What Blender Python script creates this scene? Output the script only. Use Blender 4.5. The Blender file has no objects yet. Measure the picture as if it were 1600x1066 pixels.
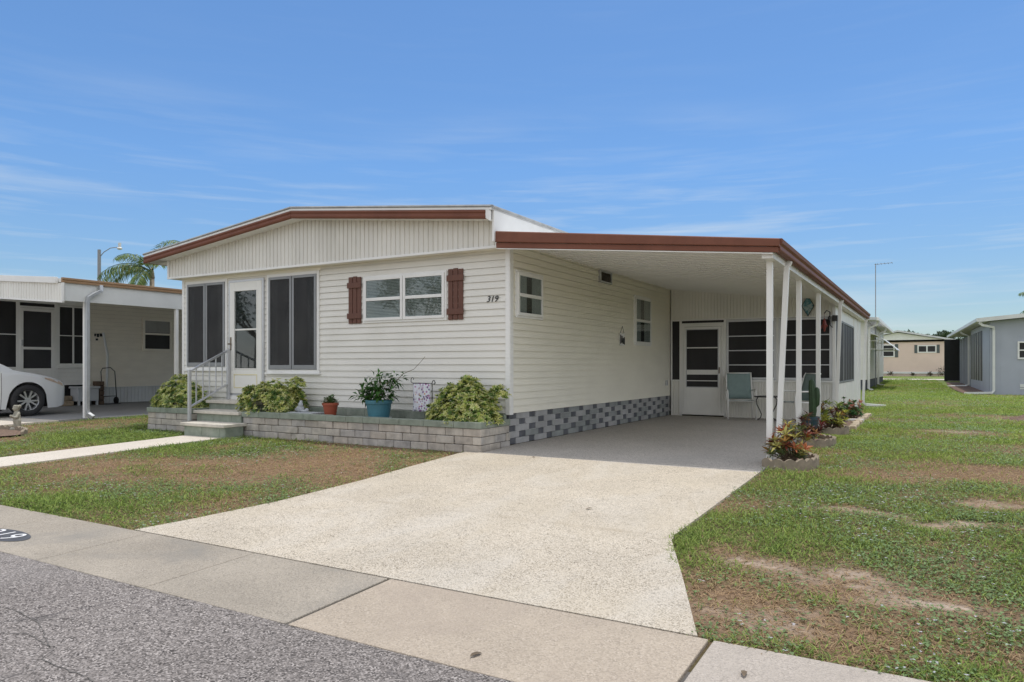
import bpy, bmesh, math, random
import numpy as np
from mathutils import Vector, Matrix
R = math.radians
random.seed(7)
rng = np.random.default_rng(11)
sc = bpy.context.scene
col = sc.collection
UP = Vector((0, 0, 1))

# ------------------------------------------------------------------ materials
def new_mat(name):
    m = bpy.data.materials.new(name); m.use_nodes = True
    nt = m.node_tree
    return m, nt, nt.nodes['Principled BSDF']

def nd(nt, typ, **kw):
    n = nt.nodes.new(typ)
    for k, v in kw.items():
        if k.startswith('i_'): n.inputs[k[2:].replace('_', ' ')].default_value = v
        else: setattr(n, k, v)
    return n

def pos(nt, scale=(1, 1, 1)):
    g = nd(nt, 'ShaderNodeNewGeometry')
    mp = nd(nt, 'ShaderNodeMapping'); mp.inputs['Scale'].default_value = scale
    nt.links.new(g.outputs['Position'], mp.inputs['Vector'])
    return mp.outputs['Vector']

def ramp(nt, src, stops):
    r = nd(nt, 'ShaderNodeValToRGB')
    e = r.color_ramp.elements
    while len(e) < len(stops): e.new(0.5)
    for k, (p, c) in enumerate(stops):
        e[k].position = p; e[k].color = (*c, 1) if len(c) == 3 else c
    nt.links.new(src, r.inputs['Fac'])
    return r.outputs['Color']

def mix(nt, a, b, fac, mode='MIX'):
    m = nd(nt, 'ShaderNodeMix', data_type='RGBA', blend_type=mode)
    for s, v in ((6, a), (7, b), (0, fac)):
        if isinstance(v, (int, float)): m.inputs[s].default_value = v
        elif isinstance(v, tuple): m.inputs[s].default_value = (*v, 1)
        else: nt.links.new(v, m.inputs[s])
    return m.outputs[2]

def noise(nt, vec, scale, detail=4, rough=.55, dist=0.0):
    n = nd(nt, 'ShaderNodeTexNoise')
    n.inputs['Scale'].default_value = scale; n.inputs['Detail'].default_value = detail
    n.inputs['Roughness'].default_value = rough; n.inputs['Distortion'].default_value = dist
    nt.links.new(vec, n.inputs['Vector'])
    return n.outputs['Fac']

def bump(nt, bsdf, h, strength=.2, dist=.01):
    b = nd(nt, 'ShaderNodeBump'); b.inputs['Strength'].default_value = strength; b.inputs['Distance'].default_value = dist
    nt.links.new(h, b.inputs['Height']); nt.links.new(b.outputs['Normal'], bsdf.inputs['Normal'])

def mat(name, c, rough=.6, var=.08, scale=3., stretch=(1, 1, 1), bmp=0., bscale=80., metal=0., spec=.5, coat=0., dirt=None):
    m, nt, b = new_mat(name)
    v = pos(nt, stretch)
    f = noise(nt, v, scale, 5, .6)
    lo = tuple(max(0, x * (1 - var)) for x in c); hi = tuple(min(1, x * (1 + var)) for x in c)
    cc = ramp(nt, f, [(.3, lo), (.7, hi)])
    if dirt:
        dcol, dscale, damt = dirt
        f2 = noise(nt, pos(nt, (1, 1, .25)), dscale, 6, .65, .4)
        g = ramp(nt, f2, [(.52, (0, 0, 0)), (.75, (damt, damt, damt))])
        cc = mix(nt, cc, dcol, g)
    nt.links.new(cc, b.inputs['Base Color'])
    b.inputs['Roughness'].default_value = rough; b.inputs['Metallic'].default_value = metal
    b.inputs['Specular IOR Level'].default_value = spec; b.inputs['Coat Weight'].default_value = coat
    if bmp: bump(nt, b, noise(nt, pos(nt), bscale, 3), bmp, .004)
    return m

M = {}
M['vinyl'] = mat('vinyl_siding', (.765, .745, .69), .42, .035, 1.3, (1, 1, 3), dirt=((.62, .60, .53), 1.1, .35))
M['vinyl_cream'] = mat('vinyl_siding_cream', (.86, .825, .72), .42, .035, 1.3, (1, 1, 3))
M['white'] = mat('white_painted_aluminium', (.83, .825, .805), .38, .04, 2.5, dirt=((.6, .58, .52), 2., .3))
M['panel'] = mat('off_white_ribbed_panel', (.80, .785, .735), .42, .05, 2., (1, 1, .3), dirt=((.55, .53, .46), 1.6, .35))
M['gable'] = mat('weathered_ribbed_gable', (.735, .715, .66), .45, .06, 2., (1, 1, .3), dirt=((.50, .48, .42), 1.8, .4))
M['brown'] = mat('brown_painted_gutter', (.19, .074, .047), .55, .12, 2.5, spec=.25, dirt=((.12, .05, .035), 3., .5))
M['shutter'] = mat('brown_stained_wood', (.13, .052, .034), .6, .22, 9., (6, 6, 1), bmp=.3, bscale=60)
M['roofing'] = mat('pale_grey_roof_coating', (.62, .63, .64), .6, .1, 2.2, dirt=((.35, .35, .34), 1.5, .5))
M['roofedge'] = mat('weathered_roof_edge', (.36, .375, .385), .55, .2, 5.)
M['screen'] = mat('dark_window_screen', (.030, .029, .031), .5, .4, 1.1, (1, 1, .35), spec=.32)
M['screen_far'] = mat('grey_porch_screen', (.05, .05, .055), .55, .15, 1.5, spec=.3)
M['pan'] = mat('white_roof_pan', (.83, .825, .80), .5, .02, .6)
M['sashgrey'] = mat('grey_anodised_sash', (.27, .28, .29), .42, .06, 5., metal=.3)
M['alu'] = mat('mill_aluminium', (.55, .56, .58), .38, .06, 5., metal=.55)
M['doorwhite'] = mat('white_storm_door', (.80, .79, .75), .35, .03, 2.)
M['cream_trim'] = mat('yellowed_door_moulding', (.72, .66, .44), .45, .05, 4.)
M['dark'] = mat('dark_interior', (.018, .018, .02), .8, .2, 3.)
M['blind'] = mat('white_window_blind', (.60, .60, .58), .6, .05, 4.)
M['curtain'] = mat('pale_curtain', (.45, .45, .44), .8, .1, 8., (1, 1, .2))
M['black'] = mat('black_iron', (.02, .02, .022), .4, .2, 20.)
M['blackink'] = mat('black_numeral_paint', (.018, .018, .02), .45, .1, 10.)
M['handle'] = mat('worn_brass_handle', (.22, .19, .15), .35, .2, 20., metal=.8)
M['paintblack'] = mat('worn_dark_paint', (.075, .078, .085), .7, .25, 14.)
M['paintwhite'] = mat('worn_white_paint', (.78, .78, .78), .6, .12, 20.)
M['blocklight'] = mat('light_grey_painted_block', (.37, .37, .375), .85, .22, 2.6, bmp=.5, bscale=70, dirt=((.30, .34, .30), 1.8, .5))
M['blockmid'] = mat('mid_grey_painted_block', (.27, .285, .285), .85, .22, 3., bmp=.5, bscale=70, dirt=((.24, .29, .25), 1.8, .5))
M['blockdark'] = mat('dark_grey_painted_block', (.105, .11, .125), .85, .25, 5., bmp=.5, bscale=60)
M['capgreen'] = mat('green_painted_cap_block', (.25, .285, .235), .85, .2, 7., bmp=.7, bscale=45, dirt=((.40, .40, .36), 6., .55))
M['rock2'] = mat('split_face_block_brown', (.44, .395, .345), .9, .3, 6., bmp=1., bscale=22, dirt=((.28, .26, .25), 3., .55))
M['rock3'] = mat('split_face_block_grey', (.41, .385, .36), .9, .3, 6., bmp=1., bscale=22, dirt=((.27, .26, .26), 3., .55))
M['rock'] = mat('split_face_block', (.47, .43, .38), .9, .28, 6., bmp=1., bscale=22, dirt=((.33, .32, .31), 3., .55))
M['mortar'] = mat('dark_block_joint', (.13, .12, .11), .95, .2, 10.)
M['tread'] = mat('concrete_tread', (.60, .56, .49), .85, .1, 8., bmp=.3, bscale=90, dirt=((.34, .32, .28), 4., .5))
M['soil'] = mat('dark_garden_soil', (.055, .042, .033), .95, .5, 20., bmp=1., bscale=30)
M['mulch'] = mat('red_brown_mulch', (.175, .115, .082), .95, .6, 30., bmp=1., bscale=35)
M['edging'] = mat('weathered_scallop_edging', (.27, .225, .17), .9, .25, 10., bmp=.5, bscale=60)
M['edgestone'] = mat('tan_edging_stone', (.46, .38, .27), .9, .25, 7., bmp=.6, bscale=40)
M['terracotta'] = mat('terracotta_plastic', (.36, .085, .045), .5, .1, 6.)
M['teal'] = mat('teal_plastic_pot', (.055, .18, .24), .45, .1, 6.)
M['bluepot'] = mat('dark_blue_glazed_pot', (.03, .06, .085), .3, .15, 6.)
M['saucer'] = mat('pale_saucer', (.50, .52, .53), .5, .06, 6.)
M['statue'] = mat('weathered_cast_stone', (.36, .34, .28), .9, .3, 14., bmp=.6, bscale=70)
M['greystone'] = mat('grey_cast_stone', (.42, .44, .46), .85, .15, 14., bmp=.4, bscale=70)
M['sling'] = mat('teal_sling_fabric', (.23, .31, .305), .75, .06, 12., bmp=.3, bscale=400)
M['cactus'] = mat('green_cactus_skin', (.028, .062, .022), .55, .2, 10.)
M['stem'] = mat('woody_stem', (.16, .12, .08), .9, .3, 20., bmp=.5)
M['trunk'] = mat('palm_trunk_bark', (.30, .25, .19), .9, .3, 5., bmp=.8, bscale=20)
M['cabinet'] = mat('grey_storage_plastic', (.52, .54, .56), .5, .06, 4.)
M['woodbrown'] = mat('dark_brown_wood', (.10, .065, .042), .75, .3, 8.)
M['stonepile'] = mat('rough_tan_stone', (.35, .28, .20), .9, .3, 8., bmp=.8, bscale=25)
M['vinyl_grey'] = mat('grey_neighbour_siding', (.84, .79, .70), .5, .05, 2., (1, 1, 3))
M['skirt_white'] = mat('white_ribbed_skirting', (.66, .68, .70), .45, .05, 2.)
M['fascia_grey'] = mat('pale_grey_fascia', (.70, .71, .69), .45, .06, 2.)
M['bronze'] = mat('tan_bronze_gutter', (.34, .21, .115), .4, .1, 4.)
M['bluegrey'] = mat('blue_grey_house_paint', (.40, .425, .49), .6, .05, 1.2, dirt=((.33, .37, .42), 1., .3))
M['pink'] = mat('peach_siding', (.80, .63, .54), .55, .05, 1.)
M['shuttergreen'] = mat('grey_green_shutter', (.10, .12, .12), .6, .1, 6.)
M['carpaint'] = mat('white_car_paint', (.72, .735, .75), .22, .01, 1., coat=.8)
M['rubber'] = mat('black_tyre_rubber', (.022, .022, .024), .7, .15, 20.)
M['rim'] = mat('silver_alloy_wheel', (.62, .63, .65), .28, .04, 6., metal=.7)
M['lens'] = mat('amber_headlamp_lens', (.55, .42, .33), .15, .15, 12., coat=1.)
M['carglass'] = mat('tinted_car_glass', (.03, .036, .04), .05, .1, 1., spec=.8)
M['pipe'] = mat('galvanised_pipe', (.50, .52, .54), .4, .08, 8., metal=.4)
M['red'] = mat('faded_red_glass', (.20, .035, .03), .4, .3, 30.)
M['flag'] = None

def glass_mat(name, tint=(.80, .84, .84), rough=.02):
    m, nt, b = new_mat(name)
    out = nt.nodes['Material Output']
    tr = nd(nt, 'ShaderNodeBsdfTransparent'); tr.inputs['Color'].default_value = (*tint, 1)
    gl = nd(nt, 'ShaderNodeBsdfGlossy'); gl.inputs['Roughness'].default_value = rough; gl.inputs['Color'].default_value = (1, 1, 1, 1)
    g = nd(nt, 'ShaderNodeNewGeometry'); dp = nd(nt, 'ShaderNodeVectorMath', operation='DOT_PRODUCT')
    nt.links.new(g.outputs['Normal'], dp.inputs[0]); nt.links.new(g.outputs['Incoming'], dp.inputs[1])
    def mth(op, a, b=None):
        q = nd(nt, 'ShaderNodeMath', operation=op); nt.links.new(a, q.inputs[0])
        if b is not None: q.inputs[1].default_value = b
        return q.outputs[0]
    c = mth('ABSOLUTE', dp.outputs['Value']); one = nd(nt, 'ShaderNodeMath', operation='SUBTRACT'); one.inputs[0].default_value = 1.; nt.links.new(c, one.inputs[1])
    fac = mth('ADD', mth('MULTIPLY', mth('POWER', one.outputs[0], 5.), .93), .055)
    mx = nd(nt, 'ShaderNodeMixShader')
    nt.links.new(fac, mx.inputs['Fac']); nt.links.new(tr.outputs[0], mx.inputs[1]); nt.links.new(gl.outputs[0], mx.inputs[2])
    nt.links.new(mx.outputs[0], out.inputs['Surface'])
    return m
M['glass'] = glass_mat('window_glass')
def mesh_mat():
    m, nt, b = new_mat('woven_window_screen')
    out = nt.nodes['Material Output']
    v = pos(nt); f = noise(nt, pos(nt, (3., 3., .8)), 1.3, 4, .6, 1.2)
    nt.links.new(ramp(nt, f, [(.3, (.026, .026, .028)), (.7, (.058, .057, .058))]), b.inputs['Base Color']); b.inputs['Roughness'].default_value = .5; b.inputs['Specular IOR Level'].default_value = .3
    t = nd(nt, 'ShaderNodeBsdfTransparent'); mx = nd(nt, 'ShaderNodeMixShader'); mx.inputs['Fac'].default_value = .58
    nt.links.new(t.outputs[0], mx.inputs[1]); nt.links.new(b.outputs[0], mx.inputs[2]); nt.links.new(mx.outputs[0], out.inputs['Surface'])
    return m
M['mesh'] = mesh_mat()

def leaf_mat(name, rough=.45, trans=.3):
    m, nt, b = new_mat(name)
    out = nt.nodes['Material Output']
    a = nd(nt, 'ShaderNodeVertexColor', layer_name='Col')
    nt.links.new(a.outputs['Color'], b.inputs['Base Color'])
    b.inputs['Roughness'].default_value = rough; b.inputs['Specular IOR Level'].default_value = .35
    t = nd(nt, 'ShaderNodeBsdfTranslucent'); nt.links.new(a.outputs['Color'], t.inputs['Color'])
    mx = nd(nt, 'ShaderNodeMixShader'); mx.inputs['Fac'].default_value = trans
    nt.links.new(b.outputs[0], mx.inputs[1]); nt.links.new(t.outputs[0], mx.inputs[2]); nt.links.new(mx.outputs[0], out.inputs['Surface'])
    return m
M['leaf'] = leaf_mat('leaf')
M['blade'] = leaf_mat('grass_blade', .6, .36)
M['treeleaf'] = leaf_mat('tree_leaf', .6, .2)

# -------------------------------------------------------------- ground mats
def voro(nt, vec, scale, feature='F1', out='Distance', rand=1.):
    v = nd(nt, 'ShaderNodeTexVoronoi', feature=feature)
    v.inputs['Scale'].default_value = scale; v.inputs['Randomness'].default_value = rand
    nt.links.new(vec, v.inputs['Vector'])
    return v.outputs[out]

def speckled(name, base, dark, light, cell=90., amount=.3, rough=.85, tone=.1, tscale=.8, stain=None, bstr=.5):
    m, nt, b = new_mat(name)
    v = pos(nt)
    c = voro(nt, v, cell, 'F1', 'Color')
    sep = nd(nt, 'ShaderNodeSeparateColor'); nt.links.new(c, sep.inputs['Color'])
    k = ramp(nt, sep.outputs['Red'], [(0, dark), (amount * .55, dark), (amount, base), (.74, base), (.95, light)])
    k2 = mix(nt, k, base, ramp(nt, noise(nt, v, cell * .1, 2), [(.3, (0, 0, 0)), (.7, (.55, .55, .55))]))
    f = noise(nt, v, tscale, 6, .6)
    t = ramp(nt, f, [(.3, (1 - tone,) * 3), (.7, (1 + tone * .4,) * 3)])
    cc = mix(nt, k2, t, 1., 'MULTIPLY')
    if stain:
        scol, sscale, samt = stain
        g = ramp(nt, noise(nt, v, sscale, 6, .65, .6), [(.5, (0, 0, 0)), (.72, (samt,) * 3)])
        cc = mix(nt, cc, scol, g)
    nt.links.new(cc, b.inputs['Base Color']); b.inputs['Roughness'].default_value = rough
    b.inputs['Specular IOR Level'].default_value = .25
    bump(nt, b, voro(nt, v, cell), bstr, .006)
    return m, nt, b, cc
M['drive'] = speckled('cream_pebble_driveway', (.60, .53, .43), (.23, .195, .145), (.70, .635, .54), 150., .42, .85, .13, .9, ((.54, .47, .36), .7, .55))
def seam():
    m, nt, b, cc = M['drive']
    g = nd(nt, 'ShaderNodeNewGeometry'); sp = nd(nt, 'ShaderNodeSeparateXYZ'); nt.links.new(g.outputs['Position'], sp.inputs[0])
    ad = nd(nt, 'ShaderNodeMath', operation='ADD'); ad.inputs[1].default_value = 3.93; nt.links.new(sp.outputs['Y'], ad.inputs[0])
    ab = nd(nt, 'ShaderNodeMath', operation='ABSOLUTE'); nt.links.new(ad.outputs[0], ab.inputs[0])
    k = ramp(nt, ab.outputs[0], [(0, (.40, .40, .40)), (.012, (.34, .34, .34)), (.05, (.10, .10, .10)), (.09, (0, 0, 0))])
    k = mix(nt, k, ramp(nt, noise(nt, pos(nt), 2.5, 4), [(.35, (.15, .15, .15)), (.6, (1, 1, 1))]), 1., 'MULTIPLY')
    c = mix(nt, cc, (.33, .27, .19), k)
    w = ramp(nt, noise(nt, pos(nt, (1.2, .5, 1)), 1.1, 5, .6, .5), [(.50, (0, 0, 0)), (.68, (.30, .30, .30))])
    c = mix(nt, c, (.66, .63, .58), w)
    nt.links.new(c, b.inputs['Base Color']); return m
M['drive'] = seam()
M['slab'] = speckled('shaded_grey_pebble_carport_floor', (.48, .445, .405), (.24, .22, .20), (.58, .55, .51), 118., .38, .8, .1, .7, ((.36, .34, .32), .6, .4))[0]  # driveway pebble made darker and greyer, carport shade put into the colour
M['walk'] = speckled('pale_walkway_concrete', (.66, .60, .52), (.46, .42, .36), (.74, .68, .6), 110., .3, .9, .08, 1.2, ((.5, .46, .38), 1.2, .4), .25)[0]
M['walkA'] = speckled('sidewalk_concrete_grey', (.385, .34, .28), (.27, .24, .20), (.47, .415, .345), 150., .40, .9, .24, .9, ((.25, .235, .21), 1.0, .85), .35)[0]
M['walkB'] = speckled('sidewalk_concrete_beige', (.455, .385, .305), (.35, .295, .235), (.54, .465, .38), 130., .38, .9, .16, 1.2, ((.36, .30, .245), 1.2, .7), .35)[0]
M['walkC'] = speckled('sidewalk_concrete_pale', (.45, .40, .345), (.35, .31, .27), (.53, .47, .41), 140., .36, .9, .15, 1.2, ((.34, .30, .26), 1.2, .6), .3)[0]
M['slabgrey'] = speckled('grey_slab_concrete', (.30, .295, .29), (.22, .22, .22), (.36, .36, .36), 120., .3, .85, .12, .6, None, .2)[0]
def road_mat():
    m, nt, b, cc = speckled('aged_asphalt', (.275, .246, .228), (.07, .062, .058), (.56, .51, .475), 130., .50, .9, .14, .7, ((.33, .305, .29), .5, .45), .8)
    v = pos(nt)
    w = nd(nt, 'ShaderNodeTexNoise'); w.inputs['Scale'].default_value = 2.2; w.inputs['Detail'].default_value = 5
    nt.links.new(v, w.inputs['Vector'])
    vm = nd(nt, 'ShaderNodeVectorMath', operation='MULTIPLY_ADD'); vm.inputs[1].default_value = (.55, .55, 0); 
    nt.links.new(w.outputs['Color'], vm.inputs[0]); nt.links.new(v, vm.inputs[2])
    e = voro(nt, vm.outputs[0], .85, 'DISTANCE_TO_EDGE')
    k = ramp(nt, e, [(0, (1, 1, 1)), (.004, (1, 1, 1)), (.010, (0, 0, 0))])
    msk = ramp(nt, noise(nt, v, .55, 2), [(.52, (0, 0, 0)), (.60, (.75, .75, .75))])
    kk = mix(nt, k, msk, 1., 'MULTIPLY')
    fin = mix(nt, cc, (.07, .065, .065), kk)
    nt.links.new(fin, b.inputs['Base Color'])
    return m
M['road'] = road_mat()

def ground_mat():
    m, nt, b = new_mat('lawn_ground')
    a = nd(nt, 'ShaderNodeVertexColor', layer_name='Col')
    v = pos(nt)
    f = noise(nt, v, 14., 6, .7)
    t = ramp(nt, f, [(.25, (.55, .55, .55)), (.75, (1.35, 1.35, 1.35))])
    c = mix(nt, a.outputs['Color'], t, 1., 'MULTIPLY')
    nt.links.new(c, b.inputs['Base Color']); b.inputs['Roughness'].default_value = .95; b.inputs['Specular IOR Level'].default_value = .1
    bump(nt, b, noise(nt, v, 40., 4, .7), .8, .02)
    return m
M['ground'] = ground_mat()

# ------------------------------------------------------------------ helpers
ROOT = {}
class MB:
    def __init__(s): s.v = []; s.f = []; s.mi = []; s.cur = 0
    def poly(s, pts):
        i = len(s.v); s.v += [tuple(p) for p in pts]; s.f.append(list(range(i, i + len(pts)))); s.mi.append(s.cur)
    def faces(s, pts, fs):
        i = len(s.v); s.v += [tuple(p) for p in pts]
        for f in fs: s.f.append([i + k for k in f]); s.mi.append(s.cur)
    def hexa(s, p):  # 8 pts: bottom 0-3, top 4-7
        s.faces(p, [(3, 2, 1, 0), (4, 5, 6, 7), (0, 1, 5, 4), (1, 2, 6, 5), (2, 3, 7, 6), (3, 0, 4, 7)])
    def box(s, x0, x1, y0, y1, z0, z1):
        s.hexa([(x0, y0, z0), (x1, y0, z0), (x1, y1, z0), (x0, y1, z0), (x0, y0, z1), (x1, y0, z1), (x1, y1, z1), (x0, y1, z1)])
    def lbox(s, P, a0, a1, z0, z1, d0, d1):
        s.hexa([P(a0, z0, d0), P(a1, z0, d0), P(a1, z0, d1), P(a0, z0, d1), P(a0, z1, d0), P(a1, z1, d0), P(a1, z1, d1), P(a0, z1, d1)])
    def prism(s, pts, vec):
        n = len(pts); vec = Vector(vec); q = [Vector(p) for p in pts]
        s.faces(q + [p + vec for p in q], [tuple(range(n))[::-1], tuple(range(n, 2 * n))] + [(k, (k + 1) % n, n + (k + 1) % n, n + k) for k in range(n)])
    def ring(s, P, a0, a1, z0, z1, w, d0, d1, wb=None):  # a frame of four butted bars
        wb = wb or w
        s.lbox(P, a0, a0 + w, z0, z1, d0, d1); s.lbox(P, a1 - w, a1, z0, z1, d0, d1)
        s.lbox(P, a0 + w, a1 - w, z1 - w, z1, d0, d1); s.lbox(P, a0 + w, a1 - w, z0, z0 + wb, d0, d1)
    def tube(s, pts, r, n=8, cap=True):
        pts = [Vector(p) for p in pts]; rs = r if isinstance(r, (list, tuple)) else [r] * len(pts)
        base = len(s.v); ref = None
        for k, p in enumerate(pts):
            t = (pts[min(k + 1, len(pts) - 1)] - pts[max(k - 1, 0)]).normalized()
            if ref is None: ref = t.orthogonal().normalized()
            ref = (ref - t * ref.dot(t)).normalized(); b = t.cross(ref)
            for j in range(n):
                a = 2 * math.pi * j / n
                s.v.append(tuple(p + (ref * math.cos(a) + b * math.sin(a)) * rs[k]))
        for k in range(len(pts) - 1):
            for j in range(n):
                s.f.append([base + k * n + j, base + k * n + (j + 1) % n, base + (k + 1) * n + (j + 1) % n, base + (k + 1) * n + j]); s.mi.append(s.cur)
        if cap:
            s.f.append([base + j for j in range(n)][::-1]); s.mi.append(s.cur)
            s.f.append([base + (len(pts) - 1) * n + j for j in range(n)]); s.mi.append(s.cur)
    def rect_tube(s, pts, w, d, up=(0, 1, 0)):
        pts = [Vector(p) for p in pts]; base = len(s.v); up = Vector(up)
        for k, p in enumerate(pts):
            t = (pts[min(k + 1, len(pts) - 1)] - pts[max(k - 1, 0)]).normalized()
            a = t.cross(up).normalized(); b = a.cross(t).normalized()
            for (i, j) in ((-1, -1), (1, -1), (1, 1), (-1, 1)): s.v.append(tuple(p + a * w / 2 * i + b * d / 2 * j))
        for k in range(len(pts) - 1):
            for j in range(4):
                s.f.append([base + k * 4 + j, base + k * 4 + (j + 1) % 4, base + (k + 1) * 4 + (j + 1) % 4, base + (k + 1) * 4 + j]); s.mi.append(s.cur)
        s.f.append([base, base + 1, base + 2, base + 3]); s.mi.append(s.cur)
        e = base + (len(pts) - 1) * 4; s.f.append([e, e + 1, e + 2, e + 3]); s.mi.append(s.cur)
    def lathe(s, prof, c, n=24):
        base = len(s.v); c = Vector(c)
        for (r, z) in prof:
            for j in range(n):
                a = 2 * math.pi * j / n; s.v.append((c.x + r * math.cos(a), c.y + r * math.sin(a), c.z + z))
        for k in range(len(prof) - 1):
            for j in range(n):
                s.f.append([base + k * n + j, base + k * n + (j + 1) % n, base + (k + 1) * n + (j + 1) % n, base + (k + 1) * n + j]); s.mi.append(s.cur)
        s.f.append([base + j for j in range(n)][::-1]); s.mi.append(s.cur)
        e = base + (len(prof) - 1) * n; s.f.append([e + j for j in range(n)]); s.mi.append(s.cur)
    def build(s, name, mats, parent=None, smooth=False, bevel=0., seg=2, label=None):
        me = bpy.data.meshes.new(name)
        off = ROOT.get(parent.name, Vector((0, 0, 0))) if parent else Vector((0, 0, 0))
        me.from_pydata([(x - off.x, y - off.y, z - off.z) for x, y, z in s.v], [], s.f)
        if not isinstance(mats, (list, tuple)): mats = [mats]
        for m in mats: me.materials.append(m)
        if len(mats) > 1: me.polygons.foreach_set('material_index', s.mi)
        bm = bmesh.new(); bm.from_mesh(me)
        if smooth: bmesh.ops.remove_doubles(bm, verts=bm.verts[:], dist=2e-5)
        bmesh.ops.recalc_face_normals(bm, faces=bm.faces[:]); bm.to_mesh(me); bm.free()
        if smooth: me.polygons.foreach_set('use_smooth', [True] * len(me.polygons))
        o = bpy.data.objects.new(name, me); col.objects.link(o)
        if parent: o.parent = parent; ROOT[o.name] = off
        if bevel:
            b = o.modifiers.new('edge', 'BEVEL'); b.width = bevel; b.segments = seg; b.limit_method = 'ANGLE'; b.angle_limit = R(40)
        if label: o['label'] = label
        return o

def tag(o, label=None, cat=None, group=None, kind=None):
    for k, v in (('label', label), ('category', cat), ('group', group), ('kind', kind)):
        if v: o[k] = v
    return o
def thing(name, loc, label, cat, group=None):
    o = bpy.data.objects.new(name, None); o.empty_display_size = .2; col.objects.link(o)
    o.location = loc; ROOT[o.name] = Vector(loc)
    return tag(o, label, cat, group)
def frame(O, u, n):
    O, u, n = Vector(O), Vector(u), Vector(n)
    return lambda a, z, d: O + u * a + n * d + UP * z

def siding(mb, P, a0, a1, z0, z1, e=.1016, proud=.019):
    z = z0
    while z < z1 - 1e-4:
        zt = min(z + e, z1)
        mb.poly([P(a0, z, proud), P(a1, z, proud), P(a1, zt, .001), P(a0, zt, .001)])
        mb.poly([P(a0, z + .010, .0035), P(a1, z + .010, .0035), P(a1, z, proud), P(a0, z, proud)])
        mb.poly([P(a0, z, -.02), P(a0, zt, -.02), P(a0, zt, .001), P(a0, z, proud)])
        mb.poly([P(a1, z, -.02), P(a1, z, proud), P(a1, zt, .001), P(a1, zt, -.02)])
        z = zt
def ribbed(mb, P, a0, a1, zb, zt, pitch=.09, gw=.010, gd=.013, brk=()):
    fb = zb if callable(zb) else (lambda a: zb); ft = zt if callable(zt) else (lambda a: zt)
    cuts = [a0]; a = a0 + pitch
    prof = [(a0, 0.)]
    while a < a1 - gw * 2:
        prof += [(a - gw, 0.), (a - gw * .6, -gd), (a + gw * .6, -gd), (a + gw, 0.)]; a += pitch
    prof.append((a1, 0.))
    for b in brk: prof.append((b, 0.))
    prof.sort()
    for (p, q) in zip(prof[:-1], prof[1:]):
        if q[0] - p[0] < 1e-5: continue
        mb.poly([P(p[0], fb(p[0]), p[1]), P(q[0], fb(q[0]), q[1]), P(q[0], ft(q[0]), q[1]), P(p[0], ft(p[0]), p[1])])

def np_mesh(name, verts, tris, mat_, parent=None, colors=None, smooth=False):
    me = bpy.data.meshes.new(name)
    off = ROOT.get(parent.name, Vector((0, 0, 0))) if parent else Vector((0, 0, 0))
    verts = (np.asarray(verts, dtype=np.float32) - np.array(off, dtype=np.float32))
    tris = np.asarray(tris, dtype=np.int32)
    k = tris.shape[1]
    me.vertices.add(len(verts)); me.vertices.foreach_set('co', verts.ravel())
    me.loops.add(tris.size); me.loops.foreach_set('vertex_index', tris.ravel())
    me.polygons.add(len(tris)); me.polygons.foreach_set('loop_start', np.arange(0, tris.size, k, dtype=np.int32))
    try: me.polygons.foreach_set('loop_total', np.full(len(tris), k, dtype=np.int32))
    except Exception: pass
    if smooth: me.polygons.foreach_set('use_smooth', np.ones(len(tris), dtype=bool))
    if colors is not None:
        ca = me.color_attributes.new('Col', 'FLOAT_COLOR', 'POINT')
        c4 = np.ones((len(verts), 4), dtype=np.float32); c4[:, :3] = colors
        ca.data.foreach_set('color', c4.ravel())
    me.materials.append(mat_); me.update(); me.validate()
    o = bpy.data.objects.new(name, me); col.objects.link(o)
    if parent: o.parent = parent; ROOT[o.name] = off
    return o

def nrm(a): return a / np.maximum(np.linalg.norm(a, axis=1, keepdims=True), 1e-9)
def leaf_arrays(C, D, U, L, W, colr, droop=.15, fold=.12, edge=None):
    D = nrm(D); S = nrm(np.cross(D, U)); Un = np.cross(S, D)
    L = L[:, None]; W = W[:, None]
    mid = C + D * L * .48
    tip = C + D * L - Un * L * droop
    v = np.stack([C, mid + S * W * .5 + Un * W * fold, mid, mid - S * W * .5 + Un * W * fold, tip], 1)
    n = len(C); i = np.arange(n)[:, None] * 5
    t = np.concatenate([i + np.array([0, 1, 2]), i + np.array([0, 2, 3]), i + np.array([1, 4, 2]), i + np.array([2, 4, 3])], 0)
    ec = colr if edge is None else edge
    c = np.stack([colr, ec, colr, ec, ec], 1)
    return v.reshape(-1, 3), t, c.reshape(-1, 3)
def leaves(name, C, D, U, L, W, colr, mat_, parent, **kw):
    v, t, c = leaf_arrays(C, D, U, L, W, colr, **kw)
    return np_mesh(name, v, t, mat_, parent, c)
def rdir(n): return nrm(rng.normal(size=(n, 3)))
def pick(cols, p, n, jit=.2):
    cols = np.array(cols, dtype=float); k = rng.choice(len(cols), n, p=np.array(p) / sum(p))
    return np.clip(cols[k] * (1 + rng.uniform(-jit, jit, (n, 1))), 0, 1)

def text_faces(txt, size, extrude, shear=0., spacing=1.):
    cu = bpy.data.curves.new('t', 'FONT'); cu.body = txt; cu.size = size; cu.extrude = extrude; cu.shear = shear
    cu.align_x = 'CENTER'; cu.align_y = 'CENTER'; cu.space_character = spacing
    o = bpy.data.objects.new('t', cu); col.objects.link(o)
    dg = bpy.context.evaluated_depsgraph_get(); dg.update()
    me = bpy.data.meshes.new_from_object(o.evaluated_get(dg))
    vs = [v.co.copy() for v in me.vertices]; fs = [tuple(p.vertices) for p in me.polygons]
    bpy.data.objects.remove(o); bpy.data.meshes.remove(me); bpy.data.curves.remove(cu)
    return vs, fs

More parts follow.
